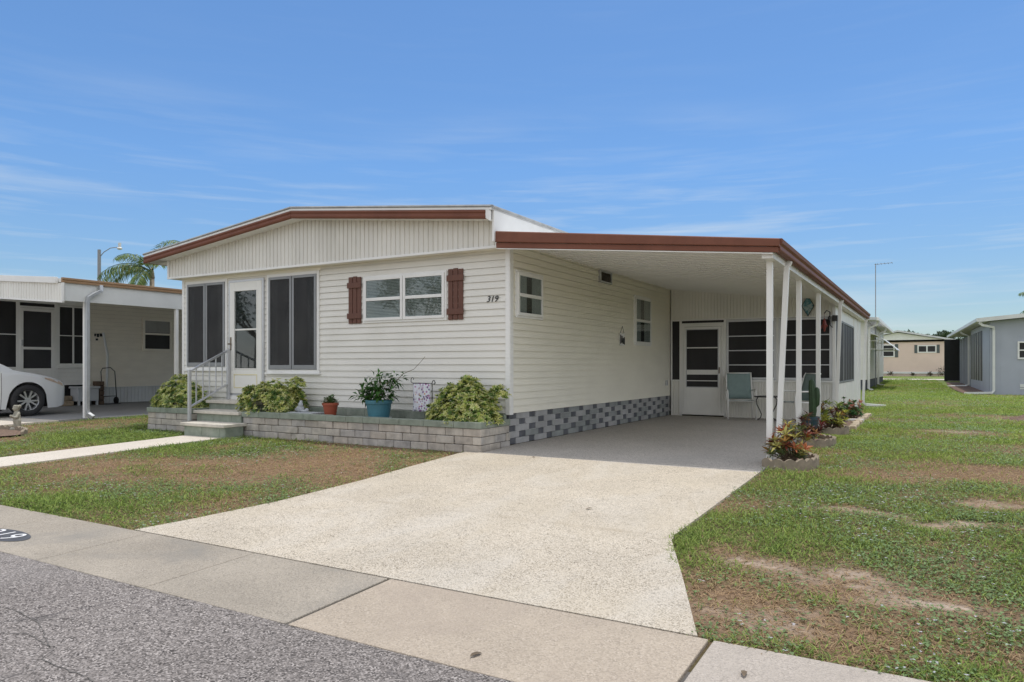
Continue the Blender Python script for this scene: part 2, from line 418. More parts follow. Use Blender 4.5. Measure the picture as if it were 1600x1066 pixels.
# -------------------------------------------------------- value noise (numpy)
def _h(ix, iy, s):
    n = (ix.astype(np.int64) * 374761393 + iy.astype(np.int64) * 668265263 + s * 974711) & 0x7fffffff
    n = ((n ^ (n >> 13)) * 1274126177) & 0x7fffffff
    return ((n ^ (n >> 16)) & 0xffff) / 65535.
def vnoise(x, y, s):
    ix = np.floor(x); iy = np.floor(y); fx = x - ix; fy = y - iy
    fx = fx * fx * (3 - 2 * fx); fy = fy * fy * (3 - 2 * fy)
    a = _h(ix, iy, s); b = _h(ix + 1, iy, s); c = _h(ix, iy + 1, s); d = _h(ix + 1, iy + 1, s)
    return (a * (1 - fx) + b * fx) * (1 - fy) + (c * (1 - fx) + d * fx) * fy
def fbm(x, y, s, o=4):
    r = 0; a = 1; t = 0
    for k in range(o): r = r + a * vnoise(x * 2 ** k + k * 17.3, y * 2 ** k - k * 9.1, s + k); t += a; a *= .55
    return r / t

# ------------------------------------------------------------------- terrain
def dz(y):  # paved level: slab at 0, falling towards the road
    if y > -.3: return 0.
    if y > -5.62: return -.126 * (-.3 - y) / 5.32
    return -.126 - .024 * min(1., (-5.62 - y) / .82)
def gz(y):
    y = np.asarray(y, dtype=float)
    a = np.where(y > -.3, 0., np.where(y > -5.62, -.126 * (-.3 - y) / 5.32, -.126 - .024 * np.clip((-5.62 - y) / .82, 0, 1)))
    a = a - .022
    a = a + np.clip(y - 26, 0, 40) * .0095
    a = np.where(y < -6.1, -.24, a)
    return a
BROWN = [(4.35, -5.0, .4, .35, .7), (4.95, -4.95, .5, .25, .55), (5.6, -5.1, .4, .2, .5), (4.0, -4.0, .25, .3, .6), (6.3, -2.6, .6, .3, .5), (5.2, -.2, .7, .35, .5), (6.8, 3.2, 1.1, .6, .5), (5.0, 4.4, .8, .5, .35), (5.6, 8.2, 1.2, .5, .45), (-8.3, -2.9, 1.0, .4, .8), (4.27, -4.6, .5, .35, .6), (4.8, -4.35, .55, .3, .75), (5.1, -4.55, .45, .25, .6), (5.15, -1.35, .5, .35, .4), (5.8, .48, .8, .7, .4),
         (5.8, -1.6, .7, .45, .45), (5.65, -3.6, .5, .2, .4), (6.1, 10.6, 1.2, .8, .6), (5.7, 6.2, .8, .5, .4), (4.6, -.46, .7, .35, .4), (4.15, -2.5, .45, .3, .3), (5.5, -5.2, .5, .25, .5),
         (4.75, -5.25, .5, .3, .55), (5.6, -4.5, .4, .3, .3),
         (-2.04, -1.1, 1.5, .45, .85), (-1.0, -1.0, 1.1, .5, .8), (-1.83, -1.92, 1.5, .7, .75), (-2.2, -2.75, 1.0, .5, .75), (-1.3, -3.6, .5, .3, .55), (-.2, -1.5, .4, .6, .8), (-3.6, -1.7, .6, .4, .6), (-.9, -2.6, .7, .4, .55), (-3.0, -3.3, .5, .25, .4)]
BARE = [(4.86, -4.06, .20, .09, 1.), (5.14, -4.52, .17, .08, 1.), (5.0, -4.28, .15, .06, .7), (4.69, -2.35, .2, .1, .8), (4.96, -2.35, .2, .08, .9), (5.53, -2.43, .3, .1, .9), (6.9, 9.9, .5, .7, .7), (4.4, -4.2, .25, .12, .6), (6.0, -1.5, .35, .12, .7), (5.5, 6.0, .4, .25, .7), (4.55, -5.1, .2, .1, .5), (6.6, 6.9, .4, .25, .7)]
def blob(x, y, L):
    r = np.zeros_like(x)
    wx = x + .75 * (fbm(x * 1.9, y * 1.9, 91, 5) - .5); wy = y + .75 * (fbm(x * 1.9, y * 1.9, 57, 5) - .5)
    for cx, cy, rx, ry, s in L:
        q = ((wx - cx) / rx) ** 2 + ((wy - cy) / ry) ** 2
        r = np.maximum(r, s * np.exp(-q * .9))
    return np.clip(r * (.25 + 1.5 * fbm(x * 3.4, y * 3.4, 33, 4)), 0, 1)
def health(x, y):
    h = .575 + 1.55 * (fbm(x * .55, y * .55, 3, 4) - .5) + .55 * (fbm(x * 2.6, y * 2.6, 8, 3) - .5)
    h = h - .03 * (x > 3) - .10 * (x < 0) * (y < -.5) * (x > -3.6) - blob(x, y, BROWN) * .9 - blob(x, y, BARE) * .8
    return np.clip(h, 0, 1)
def dl(y):
    pts = [(-5.62, -.10), (-5.2, -.02), (-4.4, .07), (-3.2, .03), (-2.2, -.08), (-1.0, -.19), (-.86, -.2)]
    return np.interp(y, [p[0] for p in pts], [p[1] for p in pts])
def paved(x, y):
    r = (x > dl(y) - .0) & (x < 3.66) & (y > -5.66) & (y < 14)
    fl = np.where(y < -3.94, 3.652 + (-3.94 - y) * .394, 3.65)
    r = r | ((x < fl) & (x > dl(y)) & (y > -5.66) & (y < -.3))
    r = r | ((x > -5.66) & (x < -4.68) & (y > -5.66) & (y < 0))
    r = r | ((x > -7.5) & (x < .1) & (y > -.86) & (y < 15)) | ((x > -5.75) & (x < -4.58) & (y > -1.28) & (y < 0))
    r = r | ((x < -10.42) & (y > -.75)) | ((x < -10.42) & (x > -16) & (y > -5.7))
    r = r | (y < -5.62) | ((x > 2.6) & (x < 3.62) & (y > 0) & (y < 14))
    r = r | ((x > 3.6) & (x < 4.16) & (((y + .08) / .42) ** 2 < 1)) | ((x > 3.6) & (x < 4.05) & (np.abs(y - 2.5) < .4)) | ((x > 3.6) & (x < 4.0) & (np.abs(y - 4.6) < .4)) | ((x > 3.6) & (x < 4.05) & (y > 5.1) & (y < 9.6))
    r = r | (np.abs(y - 48.2) < 1.4) | ((y > 26) & (x > 6.3 - (y - 26) * .037))
    r = r | (((x + 9.35) / 1.05) ** 2 + ((y + 2.6) / .55) ** 2 < 1)
    return r
def green_ground(x, y):
    h = health(x, y); b = blob(x, y, BARE)
    soil = np.array([.25, .17, .11]); grn = np.array([.055, .07, .025]); sand = np.array([.50, .41, .33])
    c = soil[None] * (1 - h[:, None]) + grn[None] * h[:, None]
    far = np.clip((y - 14) / 12, 0, 1)[:, None]
    c = c * (1 - far) + np.array([.20, .25, .085])[None] * far * (.75 + .5 * fbm(x * .8, y * .8, 5, 4)[:, None])
    return c * (1 - b[:, None]) + sand[None] * b[:, None]

def build_ground():
    xs = np.concatenate([-np.geomspace(14.2, 420, 26)[::-1], np.arange(-14, 12.01, .09), np.geomspace(12.2, 420, 26)])
    ys = np.concatenate([[-400, -200, -90, -40, -20, -14, -10, -8, -7, -6.4, -6.2, -6.0, -5.8], np.arange(-5.7, 12, .09), np.geomspace(12.1, 460, 60)])
    X, Y = np.meshgrid(xs, ys); x = X.ravel(); y = Y.ravel()
    z = gz(y) + np.where((y > -5.5) & ~paved(x, y), .03 * (fbm(x * 1.1, y * 1.1, 21, 3) - .5), 0)
    nx, ny = len(xs), len(ys)
    i = (np.arange(ny - 1)[:, None] * nx + np.arange(nx - 1)[None]).ravel()
    q = np.stack([i, i + 1, i + nx + 1, i + nx], 1)
    o = np_mesh('ground', np.stack([x, y, z], 1), q, M['ground'], None, green_ground(x, y), True)
    tag(o, 'patchy green lawn ground with brown bare spots between the mobile homes', 'ground', kind='structure')
build_ground()

CAM = np.array([5.271, -9.009, 1.15]); YAW = R(30.127)
def build_grass():
    n = 4200000
    # sample in polar coords round the camera place so that density falls with distance
    u = rng.random(n); rmin, rmax = 2.0, 60.
    d = (rmin ** .75 + u * (rmax ** .75 - rmin ** .75)) ** (1 / .75)
    th = rng.uniform(-R(66), R(66), n)
    ox, oy = -math.sin(YAW), math.cos(YAW); rx, ry = math.cos(YAW), math.sin(YAW)
    x = CAM[0] + d * (np.cos(th) * ox + np.sin(th) * rx); y = CAM[1] + d * (np.cos(th) * oy + np.sin(th) * ry)
    jit = .045; keep = ~paved(x + rng.uniform(-jit, jit, n), y + rng.uniform(-jit, jit, n)) & ((x > -10.6) | (y < 0)) & (x < 17)
    x, y, d = x[keep], y[keep], d[keep]
    h = health(x, y); b = blob(x, y, BARE)
    tall = fbm(x * 1.7, y * 1.7, 40, 3)
    keep = rng.random(len(x)) < np.clip(.34 + .75 * h, 0, 1) * (1 - .85 * b)
    x, y, d, h, tall = x[keep], y[keep], d[keep], h[keep], tall[keep]
    m = int(min(len(x), 860000)); x, y, d, h, tall = x[:m], y[:m], d[:m], h[:m], tall[:m]
    kind = rng.random(m)
    weedy = np.clip((fbm(x * 1.3, y * 1.3, 66, 3) - .38) * 4, 0, 1)
    weed = kind < .38 * weedy
    dead = (~weed) & (rng.random(m) > np.clip(h * 1.25 + .05, 0, .93))
    L = (.026 + .032 * rng.random(m)) * (.45 + 1.15 * tall) * (1 + .03 * d); W = (.0042 + .0004 * d) * rng.uniform(.7, 1.3, m)
    L = np.where(weed, (.014 + .012 * rng.random(m)) * (1 + .03 * d), L); W = np.where(weed, L * .8, W)
    tilt = np.where(weed, rng.uniform(.15, .6, m), np.where(dead, rng.uniform(.05, .7, m), rng.uniform(.35, 1.25, m)))
    az = rng.uniform(0, 2 * np.pi, m)
    D = np.stack([np.cos(az) * np.cos(tilt), np.sin(az) * np.cos(tilt), np.sin(tilt)], 1)
    U = np.tile([[0, 0, 1.]], (m, 1)) + rng.normal(0, .15, (m, 3))
    g0 = np.array([.085, .155, .028]); g1 = np.array([.36, .47, .105]); wd = np.array([.195, .285, .115]); de = np.array([.50, .37, .21]); de2 = np.array([.36, .235, .125])
    t = rng.random((m, 1)); c = g0 * (1 - t) + g1 * t
    yel = np.clip(fbm(x * .9, y * .9, 77, 3) * 1.6 - .6, 0, 1)[:, None]
    c = c * (1 - .35 * yel) + np.array([.36, .38, .09]) * .35 * yel
    far = np.clip((y + 1.5) / 6, 0, 1)[:, None] * (x > 3)[:, None]
    c = c * (1 + .06 * far) + np.array([.035, .045, .0]) * far
    c = np.where(weed[:, None], wd * (1 + .3 * far) * (.7 + .7 * t), c); c = np.where(dead[:, None], de * t + de2 * (1 - t), c)
    zz = gz(y) + np.where(y > -5.5, .03 * (fbm(x * 1.1, y * 1.1, 21, 3) - .5), 0)
    zb = zz + np.where(weed, rng.uniform(.004, .03, m), 0)
    v, tr, cc = leaf_arrays(np.stack([x, y, zb], 1), D, U, L, W, c, droop=.3, fold=.2)
    o = np_mesh('grass', v, tr, M['blade'], None, cc)
    tag(o, 'short patchy green and straw coloured lawn grass with low weeds', 'grass', kind='stuff')
    # tiny pale flowers of the weeds
    k = np.nonzero((weedy > .25) & (rng.random(m) < .016 * np.clip((fbm(x * .8, y * .8, 120, 3) - .42) * 6, .1, 1)))[0]
    k = k[:7000]
    P = np.stack([x[k], y[k], zb[k] + .03], 1)
    Vs, Ts, Cs = [], [], []
    for p in range(3):
        a = rng.uniform(0, 6.28, len(k)); Dd = np.stack([np.cos(a), np.sin(a), np.full(len(k), .25)], 1)
        v, tr, cc = leaf_arrays(P, Dd, np.tile([[0, 0, 1.]], (len(k), 1)), .010 + .0008 * d[k], .008 + .0006 * d[k], np.tile([[.62, .62, .66]], (len(k), 1)))
        Ts.append(tr + sum(len(q) for q in Vs)); Vs.append(v); Cs.append(cc)
    o = np_mesh('weed_flowers', np.concatenate(Vs), np.concatenate(Ts), M['blade'], None, np.concatenate(Cs))
    tag(o, 'tiny white weed flowers scattered through the lawn', 'flowers', kind='stuff')
build_grass()

# ------------------------------------------------------------------- paving
def sheet(name, outline, mt, th=.06, sub=True, label=None, cat=None, curve_y=None):
    """slab whose top follows dz(y); outline is a list of (x0(y), x1(y)) stations"""
    mb = MB(); top = []; 
    for (y, x0, x1) in outline: top.append(((x0, y, dz(y)), (x1, y, dz(y))))
    for (a, b), (c, d) in zip(top[:-1], top[1:]):
        mb.poly([a, b, d, c])
        for p, q in ((a, c), (b, d)):
            mb.poly([p, q, (q[0], q[1], q[2] - th), (p[0], p[1], p[2] - th)])
    for a, b in (top[0], top[-1]): mb.poly([a, b, (b[0], b[1], b[2] - th), (a[0], a[1], a[2] - th)])
    return tag(mb.build(name, mt, bevel=0), label, cat, kind='structure')
def dr(y): return float(np.interp(y, [-5.62, -4.8, -3.94, -.3], [4.318, 4.0, 3.652, 3.652]))
st = [(y, float(dl(y)), dr(y)) for y in np.linspace(-5.62, -.845, 28)]
sheet('driveway', st, M['drive'], label='cream pebble finish driveway running up to the carport', cat='driveway')
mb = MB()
mb.poly([(0.075, -.845, dz(-.845)), (3.652, -.845, dz(-.845)), (3.652, -.3, 0), (0.075, -.3, 0)])  # front edge of the shaded colour laid along the roof's shadow line
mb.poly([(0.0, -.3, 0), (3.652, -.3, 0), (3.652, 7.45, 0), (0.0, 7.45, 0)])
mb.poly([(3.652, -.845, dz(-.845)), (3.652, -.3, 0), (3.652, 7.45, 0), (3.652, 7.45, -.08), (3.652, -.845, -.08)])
tag(mb.build('carport_floor', M['slab']), 'grey pebble finish carport slab with the roof shade put into its colour', 'floor', kind='structure')
st = [(y, -5.62, -4.70) for y in np.linspace(-5.60, -1.22, 16)]
sheet('walkway', st, M['walk'], .05, label='pale concrete walkway from the steps to the sidewalk', cat='path')
# sidewalk strip in separate pours with open joints
mb = MB()
joints = [-60, -40, -30, -22, -16, -11, -7.5, -4.7, -2.3, -1.12, .10, 1.28, 2.46, 4.385, 6.6, 9, 12, 16, 24, 40, 60]
for a, b in zip(joints[:-1], joints[1:]):
    g = .012; mb.cur = 1 if abs(a - 2.46) < .01 else (2 if a > 4 else 0)
    g0 = g if a in (2.46, 4.385) else .003; g1 = g if b in (2.46, 4.385) else .003
    y0, y1 = -6.435, -5.632
    mb.hexa([(a + g0, y0, -.3), (b - g1, y0, -.3), (b - g1, y1, -.3), (a + g0, y1, -.3), (a + g0, y0, -.149), (b - g1, y0, -.149), (b - g1, y1, -.126), (a + g0, y1, -.126)])
tag(mb.build('sidewalk', [M['walkA'], M['walkB'], M['walkC']], bevel=.006), 'concrete sidewalk strip in separate grey and beige pours', 'sidewalk', kind='structure')
mb = MB(); mb.box(-60, 60, -6.45, -5.62, -.30, -.158); tag(mb.build('joint_bed', M['mortar']), 'dark bed showing in the sidewalk joints', 'sidewalk', kind='structure')
# road with a ragged edge
mb = MB(); xs = np.concatenate([np.linspace(-150, -12, 20), np.arange(-11.9, 9, .05), np.linspace(9.2, 150, 20)])
ed = -6.437 - .018 * fbm(xs * 6, xs * 0 + 3, 5, 3) + .006
for k in range(len(xs) - 1):
    mb.poly([(xs[k], -14.2, -.152), (xs[k + 1], -14.2, -.152), (xs[k + 1], ed[k + 1], -.150), (xs[k], ed[k], -.150)])
    mb.poly([(xs[k], ed[k], -.150), (xs[k + 1], ed[k + 1], -.150), (xs[k + 1], ed[k + 1], -.2), (xs[k], ed[k], -.2)])
tag(mb.build('road', M['road']), 'aged grey asphalt street with fine cracks', 'road', kind='structure')
# hairline cracks in the asphalt and a few fallen leaves
mb = MB(); rc = random.Random(3)
for pl in ([(.3, -7.05), (.925, -7.028), (1.139, -7.02), (1.389, -7.06), (1.74, -7.192), (1.803, -7.208)], [(1.0, -7.45), (1.35, -7.25), (1.469, -7.164), (1.756, -7.2), (1.818, -7.084), (1.79, -6.929), (1.885, -6.772)],
           [(1.86, -7.291), (2.009, -7.299), (2.178, -7.298), (2.308, -7.3), (2.8, -7.45), (3.1, -7.42)], [(1.803, -7.208), (1.86, -7.291), (1.908, -7.403), (1.922, -7.482), (2.0, -7.9)], [(.4, -7.0), (.681, -6.916), (.724, -6.837), (.795, -6.769)]):
    q = []
    for a, b in zip(pl[:-1], pl[1:]):
        n = max(2, int(math.dist(a, b) / .03))
        for k in range(n): q.append((a[0] + (b[0] - a[0]) * k / n + rc.uniform(-.007, .007), a[1] + (b[1] - a[1]) * k / n + rc.uniform(-.007, .007), rc.uniform(.001, .004)))
    for a, b in zip(q[:-1], q[1:]): mb.poly([(a[0], a[1] - a[2], -.1475), (b[0], b[1] - b[2], -.1475), (b[0], b[1] + b[2], -.1475), (a[0], a[1] + a[2], -.1475)])
tag(mb.build('road_cracks', M['mortar']), 'thin dark cracks running over the asphalt street', 'road', kind='structure')
for (x, y, lab) in ((2.753, -3.368, 'small dry brown leaf lying alone in the middle of the driveway'), (.909, -.95, 'small dry brown leaf on the driveway near the planter corner'), (3.515, -6.30, 'dry brown leaf on the beige sidewalk slab beside the road'), (4.60, -5.93, 'dry brown leaf on the pale right hand sidewalk slab')):
    z = dz(y) + .006; a = rc.uniform(0, 6); ca, sa = math.cos(a), math.sin(a)
    mb = MB(); pr = [(-.035, 0, 0), (-.01, .013, .006), (.02, .010, .008), (.04, 0, .002), (.02, -.010, .009), (-.01, -.013, .007)]
    mb.poly([(x + u * ca - w_ * sa, y + u * sa + w_ * ca, z + h_) for u, w_, h_ in pr])
    tag(mb.build('fallen_leaf', M['stem']), lab, 'leaf', 'fallen leaves on the paving')
# painted house number on the sidewalk
nb = thing('painted_number', (-.87, -6.2, -.1425), 'white numerals 319 in a dark painted oval on the sidewalk', 'marking')
def swz(y): return -.149 + (.023) * (y + 6.435) / .803
mb = MB(); N = 40
mb.poly([(-.87 + .345 * math.cos(2 * math.pi * k / N), -6.2 + .125 * math.sin(2 * math.pi * k / N), swz(-6.2 + .125 * math.sin(2 * math.pi * k / N)) + .003) for k in range(N)])
mb.build('oval', M['paintblack'], nb)
mb = MB(); vs, fs = text_faces('319', .24, 0., .12, 1.18)
mb.faces([(-.87 + v.x * 1.05, -6.2 + v.y * .98, swz(-6.2 + v.y * .98) + .006) for v in vs], fs)
mb.build('numeral', M['paintwhite'], nb)

# ================================================================ main house
H = thing('mobile_home', (0, 0, 0), 'white mobile home with brown gutters, brown shutters and open carport', 'house')
PF = frame((0, 0, 0), (1, 0, 0), (0, -1, 0)); PS = frame((0, 0, 0), (0, 1, 0), (1, 0, 0))
mb = MB(); siding(mb, PF, -7.36, -.05, .46, 2.88); mb.build('front_wall', M['vinyl'], H)
mb = MB(); siding(mb, PS, .07, 7.42, .46, 2.96); mb.build('side_wall', M['vinyl_cream'], H)
mb = MB(); mb.box(-7.38, -.02, .02, 14.2, .1, 3.2); mb.build('wall_core', M['white'], H)
mb = MB(); siding(mb, frame((-7.40, 0, 0), (0, 1, 0), (-1, 0, 0)), .07, 14.1, .1, 3.2); mb.build('far_side_wall', M['vinyl'], H)
for (x, w, nm) in ((-7.42, .075, 'corner_trim'),):
    mb = MB(); mb.box(-7.425, -7.36, -.022, .07, .40, 2.88); mb.build(nm, M['white'], H, bevel=.004)
mb = MB(); mb.box(-.055, .02, -.024, .0, .44, 2.88); mb.box(.0, .024, .0, .075, .44, 2.96); mb.build('corner_trim', M['white'], H, bevel=.003)
# skirting of light blocks with darker recessed ones
mb = MB(); rows = 5; rh = .092
for k in range(rows):
    z0 = k * rh + .004; z1 = z0 + rh - .004
    a = (.30 if k % 2 else .02) - .6
    while a < 7.4:
        b = a + .19 + random.uniform(-.01, .01)
        for (p, q, mi, d) in ((a, b, 1, .004), (b + .003, a + .592, 0, .016)):
            jj = random.uniform(-.012, .012)
            p = max(p, .0); q = min(q, 7.4)
            if q - p > .02:
                mb.cur = mi if mi or random.random() < .65 else 2; mb.lbox(PS, p, q, z0, z1, -.10, d - .02)
        a += .595 + random.uniform(-.012, .012)
mb.build('skirting', [M['blocklight'], M['blockdark'], M['blockmid']], H, bevel=.003)
mb = MB(); mb.lbox(PS, .0, 7.4, .0, .46, -.16, -.10); mb.build('skirting_backing', M['mortar'], H)
# gable
def ztop(x):  # underside of the roof at the gable
    return 3.79 + (x + 3.94) * (.1165 if x < -3.94 else -.104) - .168
PG = frame((0, -.2, 0), (1, 0, 0), (0, -1, 0))
mb = MB(); ribbed(mb, PG, -7.55, -.085, 2.85, ztop, .0905, brk=(-3.94,)); mb.build('gable_panel', M['gable'], H)
mb = MB(); mb.prism([(-7.60, -.222, 2.835), (-.06, -.222, 2.835), (-.06, -.222, 2.872), (-7.60, -.222, 2.872)], (0, .03, 0))
mb.prism([(-7.60, -.220, 2.872), (-7.555, -.220, 2.872), (-7.555, -.220, ztop(-7.55)), (-7.60, -.220, ztop(-7.6))], (0, .03, 0))
mb.prism([(-.085, -.220, 2.872), (-.045, -.220, 2.872), (-.045, -.220, ztop(-.05)), (-.085, -.220, ztop(-.085))], (0, .03, 0))
mb.build('gable_trim', M['white'], H, bevel=.003)
mb = MB(); mb.box(-7.60, -.03, -.195, .02, 2.84, 2.862); mb.box(-7.60, -7.58, -.19, 14.1, 2.862, 3.2); mb.box(-7.60, -7.36, .02, 14.1, 2.84, 2.862)
mb.build('soffit', M['vinyl_cream'], H)
mb = MB()  # roof deck with overhang
def zr(x): return 3.79 + (x + 3.94) * (.1165 if x < -3.94 else -.104)
mb.prism([(-7.96, -.44, zr(-7.96)), (-3.94, -.44, 3.79), (-.02, -.44, zr(-.02)), (-.02, -.44, zr(-.02) - .05), (-3.94, -.44, 3.735), (-7.96, -.44, zr(-7.96) - .05)], (0, 14.9, 0))
roof = mb.build('roof', M['roofing'], H)
mb = MB()  # rolled metal edging on the rake
for (xa, xb) in ((-7.98, -3.945), (-3.935, -.02)):
    n = Vector((0, -1, 0)); a = Vector((xa, -.47, zr(xa) + .012)); b = Vector((xb, -.47, zr(xb) + .012))
    mb.prism([a + Vector((0, 0, -.035)), a + Vector((0, -.02, -.02)), a + Vector((0, -.012, .0)), a + Vector((0, .06, .012)), a + Vector((0, .06, -.035))], b - a)
mb.build('roof_edge', M['roofedge'], roof)
mb = MB()
for (xa, xb) in ((-7.965, -3.943), (-3.937, -.02)):
    a = Vector((xa, -.455, zr(xa) - .024)); b = Vector((xb, -.455, zr(xb) - .024))
    mb.prism([a + Vector((0, 0, -.032)), a + Vector((0, -.012, -.032)), a + Vector((0, -.012, 0)), a + Vector((0, 0, 0))], b - a)
mb.build('drip_trim', M['white'], roof)
mb = MB()
for (xa, xb) in ((-7.97, -3.944), (-3.936, -.115)):
    a = Vector((xa, -.445, zr(xa) - .058)); b = Vector((xb, -.445, zr(xb) - .058)); h = -.128
    pr = [(0, 0), (-.035, -.004), (-.04, -.03), (-.024, -.05), (-.026, -.075), (-.038, -.085), (-.032, -.112), (-.012, h), (0, h)]
    mb.prism([a + Vector((0, y, z)) for y, z in pr], b - a)
mb.build('rake_gutter', M['brown'], roof, bevel=.004)
mb = MB()
for (xa, xb) in ((-7.94, -3.94), (-3.94, -.06)):  # soffit between rake and gable panel
    mb.poly([(xa, -.445, zr(xa) - .172), (xb, -.445, zr(xb) - .172), (xb, -.2, zr(xb) - .172), (xa, -.2, zr(xa) - .172)])
mb.poly([(-7.94, -.445, zr(-7.94) - .172), (-7.58, -.445, zr(-7.58) - .172), (-7.58, 14, zr(-7.58) - .172), (-7.94, 14, zr(-7.94) - .172)])
mb.build('rake_soffit', M['white'], roof)
mb = MB(); a = Vector((-.115, -.47, zr(-.1) - .055))
mb.prism([a, a + Vector((.0, 0, -.115)), a + Vector((.065, 0, -.16)), a + Vector((.065, 0, -.008))], (0, .06, 0)); mb.build('end_cap', M['white'], roof, bevel=.004)
mb = MB(); mb.box(-7.99, -7.95, -.45, 14.4, zr(-7.97) - .17, zr(-7.97) - .03); mb.build('eave_gutter', M['brown'], roof, bevel=.004)
mb = MB(); mb.box(-.05, -.018, -.395, 14.3, 2.9, zr(-.02) - .052); mb.build('eave_panel', M['white'], roof)
mb = MB(); mb.tube([(-.01, -.45, zr(-.02) - .01), (-.01, 14.4, zr(-.02) - .01)], .022, 8); mb.build('eave_edge', M['roofedge'], roof)

# front door
door = None
mb = MB(); mb.ring(PF, -6.03, -5.09, .60, 2.735, .045, .0, .045); door = mb.build('door_frame', M['alu'], H, bevel=.003)
mb = MB()
a0, a1, z0, z1 = -5.985, -5.135, .645, 2.69
mb.lbox(PF, a0, a0 + .125, z0, z1, .012, .052); mb.lbox(PF, a1 - .125, a1, z0, z1, .012, .052)
mb.lbox(PF, a0 + .125, a1 - .125, 2.525, z1, .012, .052); mb.lbox(PF, a0 + .125, a1 - .125, z0, 1.105, .012, .052); mb.lbox(PF, a0 + .125, a1 - .125, 1.80, 1.83, .02, .048)
dp = mb.build('door', M['doorwhite'], H, bevel=.004)
mb = MB(); mb.ring(PF, -5.875, -5.245, .74, 1.0, .022, .050, .058); mb.build('kick_panel_moulding', M['cream_trim'], dp, bevel=.003)
mb = MB(); mb.ring(PF, -5.872, -5.248, 1.09, 2.54, .016, .050, .060); mb.build('glass_moulding', M['doorwhite'], dp, bevel=.003)
mb = MB(); mb.lbox(PF, a0 + .125, a1 - .125, 1.105, 2.525, .030, .034); mb.build('door_glass', M['glass'], dp)
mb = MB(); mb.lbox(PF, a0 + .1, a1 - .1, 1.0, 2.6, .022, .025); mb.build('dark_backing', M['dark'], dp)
mb = MB(); mb.lbox(PF, -5.968, -5.938, 1.44, 1.68, .052, .066); mb.lbox(PF, -5.975, -5.93, 1.54, 1.57, .066, .11); mb.build('door_handle', M['handle'], dp, bevel=.004)
mb = MB(); mb.lbox(PF, -6.08, -5.04, .52, .60, .0, .06); mb.build('door_sill', M['white'], H, bevel=.004)
mb = MB(); mb.lbox(PF, -7.35, -3.72, 2.78, 2.84, .005, .02); mb.build('head_trim', M['vinyl_cream'], H)

# tall screened windows beside the door
def screen_window(a0, a1, z0, z1, name='screen_window'):
    mb = MB(); mb.ring(PF, a0, a1, z0, z1, .055, .0, .035); mb.lbox(PF, a0 - .03, a1 + .03, z0 - .03, z0, .0, .06)
    w = mb.build(name, M['white'], H, bevel=.004)
    mid = (a0 + a1) / 2
    for (p, q) in ((a0 + .058, mid - .01), (mid + .01, a1 - .058)):
        mb = MB(); mb.ring(PF, p, q, z0 + .058, z1 - .058, .045, .015, .05, .075); mb.build('sash', M['sashgrey'], w, bevel=.003)
        mb = MB(); mb.lbox(PF, p + .045, q - .045, z0 + .13, z1 - .10, .040, .041); mb.build('screen', M['mesh'], w)
        mb = MB(); mb.lbox(PF, p + .045, q - .045, z0 + .13, z1 - .10, .030, .032); mb.build('pane', M['glass'], w)
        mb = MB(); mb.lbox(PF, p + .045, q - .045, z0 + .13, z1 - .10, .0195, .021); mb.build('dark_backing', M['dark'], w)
        mb = MB(); n = 9
        for j in range(n):
            u0 = p + .05 + (q - p - .10) * j / n; u1 = p + .05 + (q - p - .10) * (j + 1) / n; da, db = (.022, .028) if j % 2 else (.028, .022)
            if (j in (0, 1, 2)) if p < (a0 + a1) / 2 - .2 else (j in (6, 7, 8)): mb.poly([PF(u0, z0 + .135, da), PF(u1, z0 + .135, db), PF(u1, z1 - .105, db), PF(u0, z1 - .105, da)])
        mb.build('curtain', M['curtain'], w)
    mb = MB(); mb.lbox(PF, mid - .01, mid + .01, z0 + .058, z1 - .058, .01, .028); mb.build('mullion', M['alu'], w)
screen_window(-7.30, -6.09, 1.08, 2.78)
screen_window(-5.02, -3.74, 1.03, 2.78)

def hung_window(P, a0, a1, z0, z1, zm, name='window', curtain='blind', lites=1):
    mb = MB(); mb.ring(P, a0, a1, z0, z1, .035, .0, .03); w = mb.build(name, M['white'], H, bevel=.003)
    n = lites; wd = (a1 - a0 - .07) / n
    for k in range(n):
        p = a0 + .035 + k * wd + (.006 if k else 0); q = a0 + .035 + (k + 1) * wd - (.006 if k < n - 1 else 0)
        mb = MB(); mb.ring(P, p, q, z0 + .035, z1 - .035, .045, .012, .050); mb.lbox(P, p + .045, q - .045, zm - .025, zm + .025, .012, .054)
        mb.build('sash', M['white'], w, bevel=.003)
        mb = MB(); mb.lbox(P, p + .045, q - .045, z0 + .08, z1 - .08, .036, .039); mb.build('pane', M['glass'], w)
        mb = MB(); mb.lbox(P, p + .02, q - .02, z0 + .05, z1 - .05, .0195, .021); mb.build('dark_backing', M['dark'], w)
        if curtain == 'blind':
            mb = MB(); z = z0 + .085
            while z < z1 - .09:
                mb.poly([P(p + .05, z, .023), P(q - .05, z, .023), P(q - .05, z + .017, .033), P(p + .05, z + .017, .033)]); z += .024
            mb.build('blind', M['blind'], w)
        else:
            mb = MB(); m = 14; u = p + .05; du = (q - p - .1) / m
            for j in range(m):
                if j in (5, 6, 7) : continue
                da, db = (.023, .031) if j % 2 else (.031, .023)
                mb.poly([P(u + j * du, z0 + .08, da), P(u + (j + 1) * du, z0 + .08, db), P(u + (j + 1) * du, z1 - .08, db), P(u + j * du, z1 - .08, da)])
            mb.build('curtain', M['curtain'], w)
    return w
hung_window(PF, -2.76, -1.09, 1.845, 2.61, 2.225, lites=2)
hung_window(PS, .15, 1.0, 1.86, 2.565, 2.20, curtain='curtain')
hung_window(PS, 5.02, 6.04, 1.575, 2.61, 2.09, curtain='curtain')
